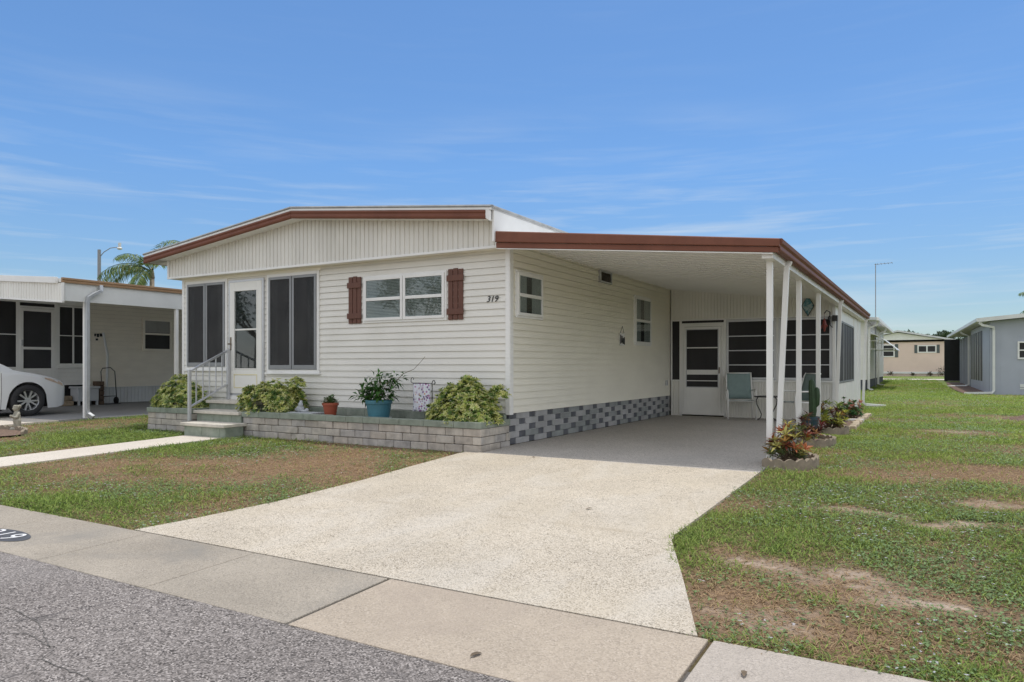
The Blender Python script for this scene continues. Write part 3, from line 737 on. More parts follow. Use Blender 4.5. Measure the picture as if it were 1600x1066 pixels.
for (a0, a1) in ((-3.075, -2.795), (-1.065, -.785)):
    mb = MB()
    for k in range(3):
        w = (a1 - a0) / 3; hgt = (0, .008, -.006)[k]
        mb.lbox(PF, a0 + k * w + .006, a0 + (k + 1) * w - .006, 1.845, 2.615 + hgt, .012, .034)
    for zc in (1.97, 2.475): mb.lbox(PF, a0 - .012, a1 + .012, zc - .045, zc + .045, .034, .055)
    mb.build('shutter', M['shutter'], H, bevel=.004)
# house number
mb = MB(); vs, fs = text_faces('319', .128, .005, .28, 1.04)
mb.faces([PF(-.283 + v.x, 2.125 + v.y, .022 + v.z) for v in vs], fs); mb.build('house_number', M['blackink'], H)
# vent and outlet
mb = MB(); mb.ring(PS, 3.22, 3.78, 2.685, 2.915, .035, .0, .05); w = mb.build('vent', M['alu'], H, bevel=.003)
mb = MB(); mb.lbox(PS, 3.25, 3.75, 2.715, 2.885, .012, .02); mb.build('vent_screen', M['dark'], w)
mb = MB()
for k in range(10): a = 3.29 + k * .047; mb.lbox(PS, a, a + .008, 2.72, 2.88, .03, .036)
mb.build('vent_louvre', M['handle'], w)
mb = MB(); mb.lbox(PS, 7.05, 7.13, .70, .82, .012, .05); mb.build('outlet_box', M['alu'], H, bevel=.005)

# carport roof
def zc(x): return 2.935 - (x / 3.7) * .43      # underside
mb = MB(); X0, X1 = -.016, 3.70
for k in range(47):
    y0 = -.27 + k * .296; y1 = y0 + .296
    if y0 > 13.5: break
    z0, z1 = zc(X0), zc(X1)
    mb.prism([(X0, y0 + .004, z0), (X0, y1 - .004, z0), (X0, y1 - .004, z0 + .07), (X0, y0 + .004, z0 + .07)], (X1 - X0, 0, z1 - z0))
    mb.prism([(X0, y0 - .008, z0 - .018), (X0, y0 + .016, z0 - .018), (X0, y0 + .012, z0 - .001), (X0, y0 - .004, z0 - .001)], (X1 - X0, 0, z1 - z0))
cr = mb.build('carport_roof', M['pan'], H)
mb = MB()
mb.prism([(-.02, -.30, 2.885), (-.02, -.345, 2.885), (-.02, -.352, 2.90), (-.02, -.352, 3.035), (-.02, -.342, 3.046), (-.02, -.30, 3.046)], (.001, 0, 0)); 
mb = MB()
a0 = [(-.30, 2.812), (-.332, 2.812), (-.332, 2.886), (-.30, 2.886)]; a1 = [(-.30, 2.452), (-.332, 2.452), (-.332, 2.512), (-.30, 2.512)]
def strip(mb, A, B, xa, xb):
    n = len(A)
    pa = [(xa, y, z) for y, z in A]; pb = [(xb, y, z) for y, z in B]
    mb.faces(pa + pb, [tuple(range(n)), tuple(range(n, 2 * n))[::-1]] + [(k, n + k, n + (k + 1) % n, (k + 1) % n) for k in range(n)])
strip(mb, a0, a1, -.024, 3.76)
strip(mb, [(-.30, 2.890), (-.356, 2.890), (-.362, 2.90), (-.362, 3.030), (-.352, 3.046), (-.30, 3.046)], [(-.30, 2.516), (-.352, 2.516), (-.358, 2.524), (-.358, 2.598), (-.35, 2.608), (-.30, 2.608)], -.024, 3.775)
mb.build('front_fascia', M['brown'], cr, bevel=.003)
mb = MB()
strip(mb, [(-.30, 2.80), (-.326, 2.80), (-.326, 2.809), (-.30, 2.809)], [(-.30, 2.440), (-.326, 2.440), (-.326, 2.449), (-.30, 2.449)], -.02, 3.70)
mb.build('fascia_drip', M['white'], cr)
mb = MB(); g = [(3.70, 2.475), (3.775, 2.475), (3.782, 2.49), (3.776, 2.535), (3.800, 2.56), (3.806, 2.605), (3.795, 2.615), (3.70, 2.615)]
mb.prism([(x, -.30, z) for x, z in g], (0, 13.97, 0)); mb.build('side_gutter', M['brown'], cr, bevel=.003)
mb = MB(); mb.box(3.565, 3.69, -.26, 13.6, 2.40, 2.475); mb.build('edge_beam', M['white'], cr, bevel=.004)
for y in (.04, 2.25, 4.36):
    mb = MB(); mb.box(3.566, 3.634, y - .034, y + .034, 0, 2.40); mb.box(3.55, 3.65, y - .05, y + .05, 0, .012)
    mb.cur = 1; mb.tube([(3.615, y - .038, .07), (3.615, y - .033, .07)], .008, 6); mb.tube([(3.585, y - .038, .05), (3.585, y - .033, .05)], .008, 6)
    mb.build('carport_post', [M['white'], M['handle']], H, bevel=.006)
# leaning downspouts with ground spouts
for (pts) in ([(3.735, .62, 2.47), (3.70, .60, 2.38), (3.605, .56, .10), (3.615, .54, .02)], [(3.735, 6.85, 2.47), (3.70, 6.84, 2.38), (3.615, 6.93, .10), (3.68, 6.95, .05), (4.08, 7.35, .03)], [(3.735, 13.5, 2.47), (3.70, 13.48, 2.38), (3.63, 13.5, .12), (3.70, 13.5, .06), (4.15, 14.2, .0)]):
    mb = MB(); mb.rect_tube(pts, .066, .05); mb.build('downspout', M['white'], H, bevel=.005)

# screened porch wall across the back of the carport
Yb = 7.42
PB = frame((0, Yb, 0), (1, 0, 0), (0, -1, 0))
mb = MB(); ribbed(mb, PB, .03, 3.53, 2.215, lambda a: zc(a) - .0, .072); mb.build('porch_upper_panel', M['panel'], H)
mb = MB(); ribbed(mb, PB, .03, .27, .0, .80, .06); mb.build('porch_lower_panel', M['panel'], H)
mb = MB(); ribbed(mb, PB, 1.27, 3.53, .0, .80, .06); mb.build('porch_lower_panel', M['panel'], H)
mb = MB()
mb.lbox(PB, .03, 3.53, 2.185, 2.215, -.03, .02)
for (a, b) in ((.03, .06), (.235, .285), (1.25, 1.30)): mb.lbox(PB, a, b, .0 if a > .2 else .8, 2.185, -.03, .02)
mb.lbox(PB, .06, .235, .80, .83, -.03, .02); mb.lbox(PB, 1.30, 3.49, .80, .84, -.03, .03); mb.lbox(PB, 3.49, 3.555, .0, 2.45, -.06, .02)
mb.lbox(PB, .285, 1.25, 2.10, 2.13, -.03, .02)
mb.build('porch_framing', M['white'], H, bevel=.003)
mb = MB(); mb.lbox(PB, .06, .235, .83, 2.185, -.012, -.008); mb.lbox(PB, .285, 1.25, 2.13, 2.185, -.012, -.008); mb.build('porch_screen', M['screen'], H)
mb = MB(); mb.ring(PB, .285, 1.25, .03, 2.10, .055, .0, .03); mb.ring(PB, .345, 1.19, .05, 2.04, .06, .004, .04, .62)
mb.lbox(PB, .40, 1.135, .95, 1.06, .006, .04); mb.lbox(PB, .40, 1.135, 1.55, 1.575, .012, .034); mb.lbox(PB, .40, 1.135, .80, .82, .012, .034)
sd = mb.build('screen_door', M['white'], H, bevel=.003)
mb = MB(); mb.lbox(PB, .40, 1.135, .67, 1.99, .012, .016); mb.build('screen', M['screen'], sd)
mb = MB(); mb.ring(PB, .395, 1.14, .655, 1.99, .018, .040, .046); mb.build('screen_bead', M['alu'], sd)
mb = MB(); mb.lbox(PB, 1.145, 1.17, .98, 1.12, .04, .075); mb.build('door_handle', M['handle'], sd, bevel=.004)
for (a, b) in ((1.305, 2.375), (2.425, 3.485)):
    mb = MB(); mb.ring(PB, a, b, .845, 2.18, .05, -.02, .025)
    for z in (1.17, 1.49, 1.81): mb.lbox(PB, a + .05, b - .05, z - .012, z + .012, -.005, .022)
    w = mb.build('porch_window', M['alu'], H, bevel=.003)
    mb = MB(); mb.lbox(PB, a + .05, b - .05, .895, 2.13, -.008, -.004); mb.build('pane', M['screen'], w)
mb = MB(); mb.lbox(PB, 2.375, 2.425, .84, 2.185, -.03, .03); mb.build('porch_mullion', M['white'], H)
# porch wall facing the side lawn
PE = frame((3.555, 0, 0), (0, 1, 0), (1, 0, 0))
mb = MB(); mb.lbox(PE, 7.48, 13.6, 2.16, 2.40, -.05, .0); mb.lbox(PE, 7.48, 13.6, .0, .76, -.05, .0); mb.lbox(PE, 11.5, 13.6, .76, 2.16, -.05, .0)
mb.lbox(PE, 9.3, 9.32, .0, .76, .0, .012); mb.lbox(PE, 11.5, 11.53, .0, 2.4, .0, .012); mb.lbox(PE, 12.6, 12.62, .0, 2.4, .0, .012)
mb.build('porch_side_wall', M['white'], H)
for (a, b, n) in ((7.55, 8.9, 2), (8.98, 11.45, 4)):
    mb = MB(); mb.ring(PE, a, b, .77, 2.15, .04, -.03, .012)
    for k in range(1, n): c = a + (b - a) * k / n; mb.lbox(PE, c - .012, c + .012, .815, 2.105, -.012, .004)
    w = mb.build('porch_window', M['sashgrey'], H, bevel=.003)
    mb = MB(); mb.lbox(PE, a + .03, b - .03, .80, 2.12, -.008, -.004); mb.build('pane', M['screen'], w)
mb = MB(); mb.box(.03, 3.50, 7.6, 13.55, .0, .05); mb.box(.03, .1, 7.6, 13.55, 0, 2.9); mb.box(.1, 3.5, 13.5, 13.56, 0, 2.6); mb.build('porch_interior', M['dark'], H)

# ============================================================ planter, steps
def block_wall(mb, P, a0, a1, z0, ncourse, ch, bl, d0, d1):
    for k in range(ncourse):
        a = a0 - (bl / 2 if k % 2 else 0) - .06
        while a < a1:
            p = max(a + .004, a0); q = min(a + bl - .004, a1)
            if q - p > .02:
                e = random.uniform(-.010, .010); mb.cur = random.choice((0, 0, 1, 2)) if k else random.choice((0, 1, 2, 2))
                mb.lbox(P, p, q, z0 + k * ch + .004, z0 + (k + 1) * ch - .002, d0, d1 + e)
            a += bl
def planter(name, x0, x1, label, ends):
    t = thing(name, ((x0 + x1) / 2, -.41, 0), label, 'planter', 'block planters along the front wall')
    P = frame((0, -.82, 0), (1, 0, 0), (0, -1, 0))
    mb = MB(); block_wall(mb, P, x0, x1, -.04, 3, .112, .30, -.14, 0.)
    for e in ends:
        Q = frame((e, 0, 0), (0, 1, 0), (1 if e == x1 else -1, 0, 0))
        block_wall(mb, Q, -.815, -.03, -.04, 3, .112, .30, -.13, -.004)
    mb.build('block_course', [M['rock'], M['rock2'], M['rock3']], t, bevel=.010, seg=2)
    mb = MB(); mb.box(x0 + .02, x1 - .02, -.79, -.70, -.05, .295); 
    for e in ends: mb.box(min(e, e + (.02 - .1 if e == x1 else .06)), max(e - .02, e + .02) if e == x0 else e - .02, -.79, -.04, -.05, .295)
    mb.build('joint', M['mortar'], t)
    mb = MB(); a = x0 - .01; k = 0
    while a < x1 - .02:
        q = min(a + .42 + .1 * math.sin(k * 7.1), x1 + .01); mb.box(a + .002, q - .002, -.835 + random.uniform(-.004, .004), -.66, .298, .385 + random.uniform(-.004, .004)); a = q; k += 1
    for e in ends:
        y = -.655
        while y < -.05:
            q = min(y + .3, -.04)
            mb.box(e - .17 if e == x1 else e - .012, e + .012 if e == x1 else e + .17, y + .002, q - .002, .299, .384); y = q
    mb.build('cap_course', M['capgreen'], t, bevel=.008)
    mb = MB(); mb.box(x0 + .05, x1 - .05, -.68, -.05, .05, .335); mb.build('soil', M['soil'], t)
    mb = MB(); a = x0 + .05
    while a < x1 - .05: mb.box(a + .002, min(a + .4, x1 - .05), -.12, -.045, .335, .452); a += .402
    mb.build('back_course', M['capgreen'], t, bevel=.006)
    return t
planter('block_planter', -4.70, .03, 'long grey block planter with green cap stones, shrub and pots inside', (.03,))
planter('block_planter', -7.30, -6.12, 'short grey block planter left of the entrance steps', (-7.30, -6.12))
S = thing('entrance_steps', (-5.3, -.8, 0), 'three concrete and block steps up to the front door', 'steps')
mb = MB()
for (x0, x1, y0, zt) in ((-5.70, -4.60, -1.25, .195), (-5.88, -4.72, -.87, .375), (-6.09, -4.72, -.46, .53)):
    mb.box(x0 - .015, x1 + .0, y0 - .02, y0 + .44, zt - .052, zt)
mb.build('tread', M['tread'], S, bevel=.008)
mb = MB()
for (x0, x1, y0, zt, zb) in ((-5.66, -4.61, -1.23, .143, -.06), (-5.86, -4.72, -.84, .323, .1), (-6.07, -4.72, -.43, .478, .25)):
    a = x0
    while a < x1 - .01:
        q = min(a + .45, x1); mb.box(a + .002, q - .002, y0, (-.875 if y0 < -1 else (-.48 if y0 < -.6 else -.03)), zb, zt - .002); a = q
mb.build('riser', M['capgreen'], S, bevel=.005)
Rl = thing('handrail', (-5.85, -1.0, .195), 'grey metal handrail climbing the left side of the front steps', 'railing')
f0, f1 = Vector((-5.83, -1.0, .195)), Vector((-5.95, -.07, .6))
mb = MB(); mb.box(-5.865, -5.815, -1.025, -.975, .19, 1.085); mb.build('front_post', M['alu'], Rl, bevel=.005)
mb = MB(); mb.box(-6.005, -5.955, -.115, -.065, .53, 1.46); mb.build('rear_post', M['alu'], Rl, bevel=.005)
mb = MB(); mb.rect_tube([(-5.84, -1.0, 1.055), (-5.98, -.09, 1.44)], .045, .035, (0, 0, 1)); mb.build('top_rail', M['alu'], Rl, bevel=.004)
mb = MB(); mb.rect_tube([(-5.84, -1.0, .43), (-5.98, -.09, .82)], .035, .03, (0, 0, 1)); mb.build('bottom_rail', M['alu'], Rl, bevel=.004)
for k in range(1, 6):
    t = k / 6; x = -5.84 - .14 * t; y = -1.0 + .91 * t
    mb = MB(); mb.box(x - .009, x + .009, y - .009, y + .009, .43 + .39 * t, 1.055 + .385 * t); mb.build('baluster', M['alu'], Rl)

# ------------------------------------------------------------------ plants
def schefflera(name, c, rx, ry, rz, n, label, seed, boxy=.75, parent_group='variegated shrubs along the front wall', bulge=()):
    global rng
    t = thing(name, c, label, 'shrub', parent_group)
    C = np.array(c); 
    u = rdir(n * 3); u = u[u[:, 2] > -.05][:n]; m = len(u)
    rr = rng.uniform(.5, 1.0, m) ** .45
    q = np.sign(u) * np.abs(u) ** boxy; q = q / np.maximum(np.linalg.norm(q, axis=1, keepdims=True) ** .5, .1)
    lump = 1 + .08 * np.sin(u[:, 0] * 5 + seed) * np.cos(u[:, 1] * 6 + seed) + .08 * np.sin(u[:, 0] * 9 + seed * 2 + u[:, 2] * 5)
    P = C + np.array([rx, ry, rz]) * q * (rr * lump)[:, None]
    for (bx, by, bz, br, bn) in bulge:
        q = rdir(bn); q[:, 2] = np.abs(q[:, 2]); P = np.concatenate([P, np.array([bx, by, bz]) + q * br * rng.uniform(.6, 1, (bn, 1))]); u = np.concatenate([u, q])
    P[:, 1] = np.minimum(P[:, 1], -.06); P[:, 2] = np.maximum(P[:, 2], C[2] + .02)
    m = len(P)
    A = nrm(u * np.array([.9, .9, .5]) + np.array([0, -.15, .75]) + rng.normal(0, .25, (m, 3)))
    k = 7
    Cc = np.repeat(P, k, 0); Aa = np.repeat(A, k, 0)
    T = nrm(np.cross(A, rdir(m))); B = np.cross(A, T)
    ang = (np.tile(np.arange(k), m) * 2 * np.pi / k + np.repeat(rng.uniform(0, 6, m), k))[:, None]
    Rd = np.repeat(T, k, 0) * np.cos(ang) + np.repeat(B, k, 0) * np.sin(ang)
    D = nrm(Rd + Aa * rng.uniform(-.05, .75, (m * k, 1)))
    D = nrm(D + np.array([0, 0, .22]))
    L = rng.uniform(.045, .072, m * k); W = L * rng.uniform(.30, .42, m * k)
    tone = np.repeat(rng.choice([0, 1, 2], m, p=[.42, .3, .28]), k)[:, None]
    cen = np.where(tone == 0, pick([(.50, .50, .13), (.36, .42, .08)], (3, 2), m * k), np.where(tone == 1, pick([(.22, .36, .05)], (1,), m * k), pick([(.055, .12, .02)], (1,), m * k)))
    edg = np.where(tone == 2, pick([(.16, .24, .05), (.08, .15, .03)], (2, 3), m * k), pick([(.86, .83, .45), (.70, .69, .22), (.34, .44, .09)], (5, 3, 2), m * k))
    o = leaves('foliage', Cc, D, Aa, L, W, cen, M['leaf'], t, droop=.10, fold=.14, edge=edg)
    mb = MB()
    for j in range(9):
        a = 6.28 * j / 9; mb.tube([(c[0] + .05 * math.cos(a), min(c[1] + .05 * math.sin(a), -.08), c[2] - .03), (c[0] + rx * .5 * math.cos(a), min(c[1] + ry * .5 * math.sin(a), -.08), c[2] + rz * .6)], [.012, .006], 5)
    mb.build('stem', M['stem'], t)
    return t
schefflera('variegated_shrub', (-.47, -.44, .33), .60, .36, .60, 1400, 'rounded yellow and green variegated shrub at the right end of the planter', 1, boxy=1.05, bulge=((-.0, -.32, .70, .17, 70), (-.45, -.36, .84, .17, 60)))
schefflera('variegated_shrub', (-4.40, -.44, .33), .66, .37, .55, 1500, 'wide yellow and green variegated shrub right of the front door', 4, boxy=.55, bulge=((-3.92, -.36, .80, .16, 60),))
schefflera('variegated_shrub', (-6.88, -.44, .33), .66, .36, .52, 1200, 'yellow and green variegated shrub behind the handrail left of the steps', 9, boxy=.95, bulge=((-7.0, -.35, .80, .2, 80),))

def pot(name, c, r0, r1, h, m, label, cat, saucer=None):
    t = thing(name, c, label, cat)
    mb = MB(); mb.lathe([(r0, 0), (r0 + (r1 - r0) * .78, h * .78), (r1 - .002, h * .8), (r1 + .006, h * .81), (r1 + .008, h * .99), (r1, h), (r1 - .014, h), (r1 - .016, h * .86), (.001, h * .86)], c, 28)
    mb.build('pot', m, t, smooth=False, bevel=0)
    mb = MB(); mb.lathe([(r1 - .02, h * .868), (.01, h * .90)], c, 20); mb.build('potting_soil', M['soil'], t)
    if saucer:
        mb = MB(); mb.lathe([(r0 + .01, -.03), (r0 + .035, -.005), (r0 + .04, .012), (r0 + .03, .012), (r0 + .005, -.004)], c, 28); mb.build('saucer', saucer, t)
    return t
t = pot('potted_succulent', (-3.0, -.52, .345), .085, .125, .22, M['terracotta'], 'small leafy green plant in a red brown pot on the planter', 'potted plant')
n = 260; u = rdir(n); u[:, 2] = np.abs(u[:, 2]) * .9 + .1
leaves('foliage', np.array([-3.0, -.52, .535]) + u * np.array([.13, .13, .13]) * rng.uniform(.3, 1, (n, 1)), nrm(u + rng.normal(0, .4, (n, 3))), np.tile([[0, 0, 1.]], (n, 1)), rng.uniform(.035, .06, n), rng.uniform(.025, .04, n), pick([(.08, .14, .05), (.14, .2, .08), (.2, .17, .1)], (4, 3, 1), n), M['leaf'], t, fold=.05)
t = pot('potted_flowering_plant', (-2.0, -.52, .36), .155, .20, .27, M['teal'], 'bushy dark green plant with white flowers in a teal pot', 'potted plant', M['saucer'])
n = 520; u = rdir(n); u[:, 2] = np.abs(u[:, 2])
Pp = np.array([-2.02, -.5, .64]) + u * np.array([.27, .2, .40]) * rng.uniform(.25, 1, (n, 1))
lean = (rng.random(n) < .18); Pp[lean] = np.array([-2.25, -.5, .70]) + rng.normal(0, 1, (lean.sum(), 3)) * np.array([.10, .07, .045])
lean2 = (rng.random(n) < .12); Pp[lean2] = np.array([-1.78, -.45, .93]) + rng.normal(0, 1, (lean2.sum(), 3)) * np.array([.08, .06, .06])
leaves('foliage', Pp, nrm(u * np.array([1, 1, .5]) + np.array([0, 0, -.15]) + rng.normal(0, .4, (n, 3))), np.tile([[0, 0, 1.]], (n, 1)) + rng.normal(0, .3, (n, 3)), rng.uniform(.09, .15, n), rng.uniform(.03, .045, n), pick([(.035, .10, .02), (.06, .16, .03), (.11, .22, .05)], (4, 4, 1), n), M['leaf'], t, droop=.3)
for fc in ((-1.86, -.56, 1.0), (-1.80, -.60, .84), (-1.78, -.60, .74), (-2.18, -.56, .98)):
    n = 12; leaves('flower', np.array([fc]) + rng.normal(0, .012, (n, 3)), rdir(n), rdir(n), rng.uniform(.035, .055, n), rng.uniform(.025, .035, n), np.tile([[.80, .80, .80]], (n, 1)), M['leaf'], t)
mb = MB(); mb.tube([(-1.82, -.42, .85), (-1.66, -.36, 1.03), (-1.5, -.3, 1.10), (-1.37, -.26, 1.24), (-1.33, -.25, 1.29)], [.006, .005, .004, .003, .003], 5)
for k in range(6): a = 6.28 * k / 6; mb.tube([(-2.0, -.52, .6), (-2.0 + .18 * math.cos(a), -.5 + .1 * math.sin(a), .92)], [.008, .004], 5)
mb.build('stem', M['stem'], t)
# figurine on a stone slab
t = thing('garden_slab', (-3.62, -.5, .335), 'flat grey stone slab lying in the planter', 'slab')
mb = MB(); mb.box(-3.93, -3.26, -.66, -.36, .335, .395); mb.build('stone', M['greystone'], t, bevel=.012)
t = thing('stone_figurine', (-3.66, -.5, .395), 'small grey stone animal figurine sitting on the slab', 'figurine')
def blobmesh(parts, name, m, parent, voxel=.012):
    bm = bmesh.new()
    for (x, y, z, rx, ry, rz) in parts:
        bmesh.ops.create_icosphere(bm, subdivisions=3, radius=1., matrix=Matrix.Translation((x, y, z)) @ Matrix.Diagonal((rx, ry, rz, 1)))
    me = bpy.data.meshes.new(name); off = ROOT[parent.name]
    bmesh.ops.translate(bm, verts=bm.verts[:], vec=-off); bm.to_mesh(me); bm.free(); me.materials.append(m)
    o = bpy.data.objects.new(name, me); col.objects.link(o); o.parent = parent
    r = o.modifiers.new('r', 'REMESH'); r.mode = 'VOXEL'; r.voxel_size = voxel; r.use_smooth_shade = True
    s = o.modifiers.new('s', 'SMOOTH'); s.iterations = 4; s.factor = .5
    return o
blobmesh([(-3.69, -.5, .445, .075, .06, .06), (-3.66, -.52, .515, .042, .04, .045), (-3.68, -.51, .562, .013, .012, .03), (-3.645, -.51, .562, .013, .012, .03), (-3.54, -.5, .425, .035, .03, .035), (-3.60, -.5, .41, .06, .05, .022), (-3.76, -.5, .43, .04, .04, .035)], 'body', M['greystone'], t, .007)

# garden flag
def flag_mat():
    m, nt, b = new_mat('printed_garden_flag')
    v = pos(nt)
    pet = ramp(nt, voro(nt, v, 26., 'F1'), [(0, (1, 1, 1)), (.40, (1, 1, 1)), (.48, (0, 0, 0))])
    hue = voro(nt, v, 26., 'F1', 'Color')
    sep = nd(nt, 'ShaderNodeSeparateColor'); nt.links.new(hue, sep.inputs['Color'])
    pc = ramp(nt, sep.outputs['Green'], [(0, (.10, .12, .22)), (.25, (.42, .14, .36)), (.45, (.16, .24, .15)), (.62, (.55, .25, .10)), (.8, (.08, .08, .12)), (1, (.5, .32, .5))])
    g = noise(nt, v, 7., 2)
    msk = mix(nt, pet, ramp(nt, g, [(.32, (0, 0, 0)), (.44, (1, 1, 1))]), 1., 'MULTIPLY')
    c = mix(nt, (.68, .70, .76), pc, msk)
    nt.links.new(c, b.inputs['Base Color']); b.inputs['Roughness'].default_value = .8
    return m
M['flag'] = flag_mat()
t = thing('garden_flag', (-1.2, -.34, .335), 'small white garden flag printed with flowers on a black iron stand', 'flag')
mb = MB(); mb.tube([(-1.13, -.34, .30), (-1.13, -.34, .905), (-1.115, -.34, .93), (-1.09, -.34, .93), (-1.075, -.34, .90), (-1.09, -.34, .875), (-1.105, -.34, .885)], .007, 6)
mb.tube([(-1.13, -.34, .89), (-1.50, -.34, .89)], .006, 6); mb.tube([(-1.50, -.34, .89), (-1.525, -.34, .91), (-1.525, -.34, .95), (-1.50, -.34, .975), (-1.475, -.34, .965), (-1.48, -.34, .94)], .006, 6)
mb.tube([(-1.13, -.34, .45), (-1.16, -.34, .44)], .006, 6)
mb.build('stand', M['black'], t)
mb = MB(); nx, nz = 10, 14
pt = [[(-1.475 + .315 * i / nx - .02 * (1 - j / nz), -.34 + .008 * math.sin(i * 1.1 + j * .4), .465 + .42 * j / nz) for i in range(nx + 1)] for j in range(nz + 1)]
for j in range(nz):
    for i in range(nx): mb.poly([pt[j][i], pt[j][i + 1], pt[j + 1][i + 1], pt[j + 1][i]])
o = mb.build('flag_cloth', M['flag'], t, smooth=True)
s = o.modifiers.new('th', 'SOLIDIFY'); s.thickness = .003

# ----------------------------------------------------- beds beside the carport
def scallop_edge(mb, pts, h=.085, th=.045, pitch=.13):
    pts = [Vector(p) for p in pts]; d = [0]
    for a, b in zip(pts[:-1], pts[1:]): d.append(d[-1] + (b - a).length)
    n = int(d[-1] / .016)
    prev = None
    for k in range(n + 1):
        s = d[-1] * k / n; j = max(i for i in range(len(d)) if d[i] <= s + 1e-9); j = min(j, len(pts) - 2)
        f = (s - d[j]) / (d[j + 1] - d[j]); p = pts[j].lerp(pts[j + 1], f); tg = (pts[j + 1] - pts[j]).normalized(); nn = Vector((tg.y, -tg.x, 0))
        zt = h + .032 * abs(math.sin(math.pi * s / pitch))
        cur = [p + nn * th / 2 + UP * -.04, p + nn * th / 2 + UP * zt, p - nn * th / 2 + UP * zt, p - nn * th / 2 + UP * -.04]
        if prev:
            for a in range(4): mb.poly([prev[a], prev[(a + 1) % 4], cur[(a + 1) % 4], cur[a]])
        else: mb.poly(cur)
        prev = cur
    mb.poly(prev)
def arc(cx, cy, rx, ry, a0, a1, n, z): return [(cx + rx * math.cos(R(a0 + (a1 - a0) * k / n)), cy + ry * math.sin(R(a0 + (a1 - a0) * k / n)), z) for k in range(n + 1)]
def bed(cx, cy, rx, ry, a0, a1, label):
    t = thing('scalloped_bed_edging', (cx, cy, -.02), label, 'edging', 'scalloped edgings beside the carport')
    mb = MB(); scallop_edge(mb, arc(cx, cy, rx, ry, a0, a1, 30, -.015)); mb.build('edging', M['edging'], t)
    mb = MB(); p = arc(cx, cy, rx - .02, ry - .02, a0, a1, 24, .03)
    c = (cx - .1, cy, .055)
    for a, b in zip(p[:-1], p[1:]): mb.poly([c, a, b])
    mb.build('mulch', M['mulch'], t)
    return t
bed(3.80, -.02, .33, .46, -125, 75, 'scalloped concrete edging round the croton at the front carport post')
bed(3.72, 2.52, .33, .46, -110, 80, 'scalloped concrete edging round the middle croton bed')
bed(3.70, 4.70, .33, .40, -110, 80, 'scalloped concrete edging round the yellow green croton')
def croton(c, r, h, n, pal, w, label, name='croton', group='crotons beside the carport', L=(.085, .14), wl=.27, cat='shrub', spiky=1.15):
    t = thing(name, c, label, cat, group)
    C = np.array(c); u = rdir(n); u[:, 2] = np.abs(u[:, 2]) * .9 + .15; u = nrm(u)
    P = C + u * np.array([r, r, h]) * rng.uniform(.35, .9, (n, 1)); k = 9
    A = nrm(u * np.array([.7, .7, .5]) + np.array([0, 0, spiky]) + rng.normal(0, .15, (n, 3)))
    T = nrm(np.cross(A, rdir(n))); B = np.cross(A, T)
    ang = (np.tile(np.arange(k), n) * 2.4 + np.repeat(rng.uniform(0, 6, n), k))[:, None]
    up = np.tile(np.linspace(.15, 1.4, k), n)[:, None]
    Rd = np.repeat(T, k, 0) * np.cos(ang) + np.repeat(B, k, 0) * np.sin(ang)
    D = nrm(Rd + np.repeat(A, k, 0) * up)
    Ln = rng.uniform(L[0], L[1], n * k)
    hgt = np.clip((np.repeat(P[:, 2], k) - C[2]) / h, 0, 1) 
    base = pick(pal, w, n, .1); col_ = np.repeat(base, k, 0) * rng.uniform(.75, 1.3, (n * k, 1))
    old = np.repeat(rng.random(n) < .45, k) & (np.tile(np.arange(k), n) < 4)
    col_[old] = pick([(.06, .09, .03), (.09, .045, .03), (.10, .12, .035)], (3, 2, 2), int(old.sum()))
    leaves('foliage', np.repeat(P, k, 0), D, np.repeat(A, k, 0) + .01, Ln, Ln * wl, np.clip(col_, 0, 1), M['leaf'], t, droop=.2, fold=.18)
    mb = MB()
    for j in range(min(n, 24)): mb.tube([(c[0] + .03 * math.cos(j), c[1] + .03 * math.sin(j), c[2] - .03), tuple(P[j])], [.011, .006], 5)
    mb.build('stem', M['stem'], t)
    return t
ORG = [(.42, .13, .05), (.44, .25, .07), (.22, .055, .035), (.09, .12, .04), (.36, .33, .09)]
croton((3.84, -.06, .05), .29, .46, 64, ORG, (3, 3, 2, 3, 3), 'orange and red croton in the scalloped bed at the front post')
croton((3.72, 2.2, .05), .30, .42, 34, [(.16, .035, .03), (.09, .03, .03), (.34, .17, .05), (.10, .12, .04)], (4, 3, 1, 2), 'dark maroon croton in the middle scalloped bed')
croton((3.76, 4.65, .05), .36, .62, 62, [(.36, .36, .06), (.20, .26, .05), (.14, .05, .035), (.34, .20, .06)], (5, 4, 2, 1), 'tall yellow green croton in front of the porch corner')
croton((3.75, 6.9, .02), .16, .62, 26, [(.05, .13, .035), (.08, .17, .05)], (3, 2), 'upright dark green leafy plant beside the ground spout', 'leafy_plant', None, (.06, .10), .5)
# long bed with stones
t = thing('stone_bed_edging', (4.0, 7.4, -.02), 'row of tan edging stones round the flower bed along the porch wall', 'edging')
mb = MB(); y = 5.45
while y < 9.5:
    l = random.uniform(.2, .3); x = 4.02 + random.uniform(-.02, .02)
    mb.box(x - .06, x + .06, y + .01, y + l, -.04, .06 + random.uniform(-.01, .015)); y += l + .01
for x in np.arange(3.62, 3.98, .2): mb.box(x, x + .185, 5.33, 5.44, -.04, .06)
mb.build('edging', M['edgestone'], t, bevel=.018)
mb = MB(); mb.box(3.56, 3.97, 5.44, 9.5, -.04, .035); mb.build('mulch', M['mulch'], t)
croton((3.80, 8.1, .03), .26, .40, 34, [(.05, .13, .04), (.08, .17, .05), (.46, .16, .12)], (3, 3, 2), 'green leafy flowering plant with pink blooms by the porch', 'flowering_plant', None, (.06, .11), .5)
croton((3.82, 9.0, .03), .24, .42, 30, [(.45, .17, .13), (.42, .24, .15), (.09, .14, .05)], (3, 2, 3), 'pink and salmon flowering plant at the far end of the bed', 'flowering_plant', None, (.06, .11), .4)
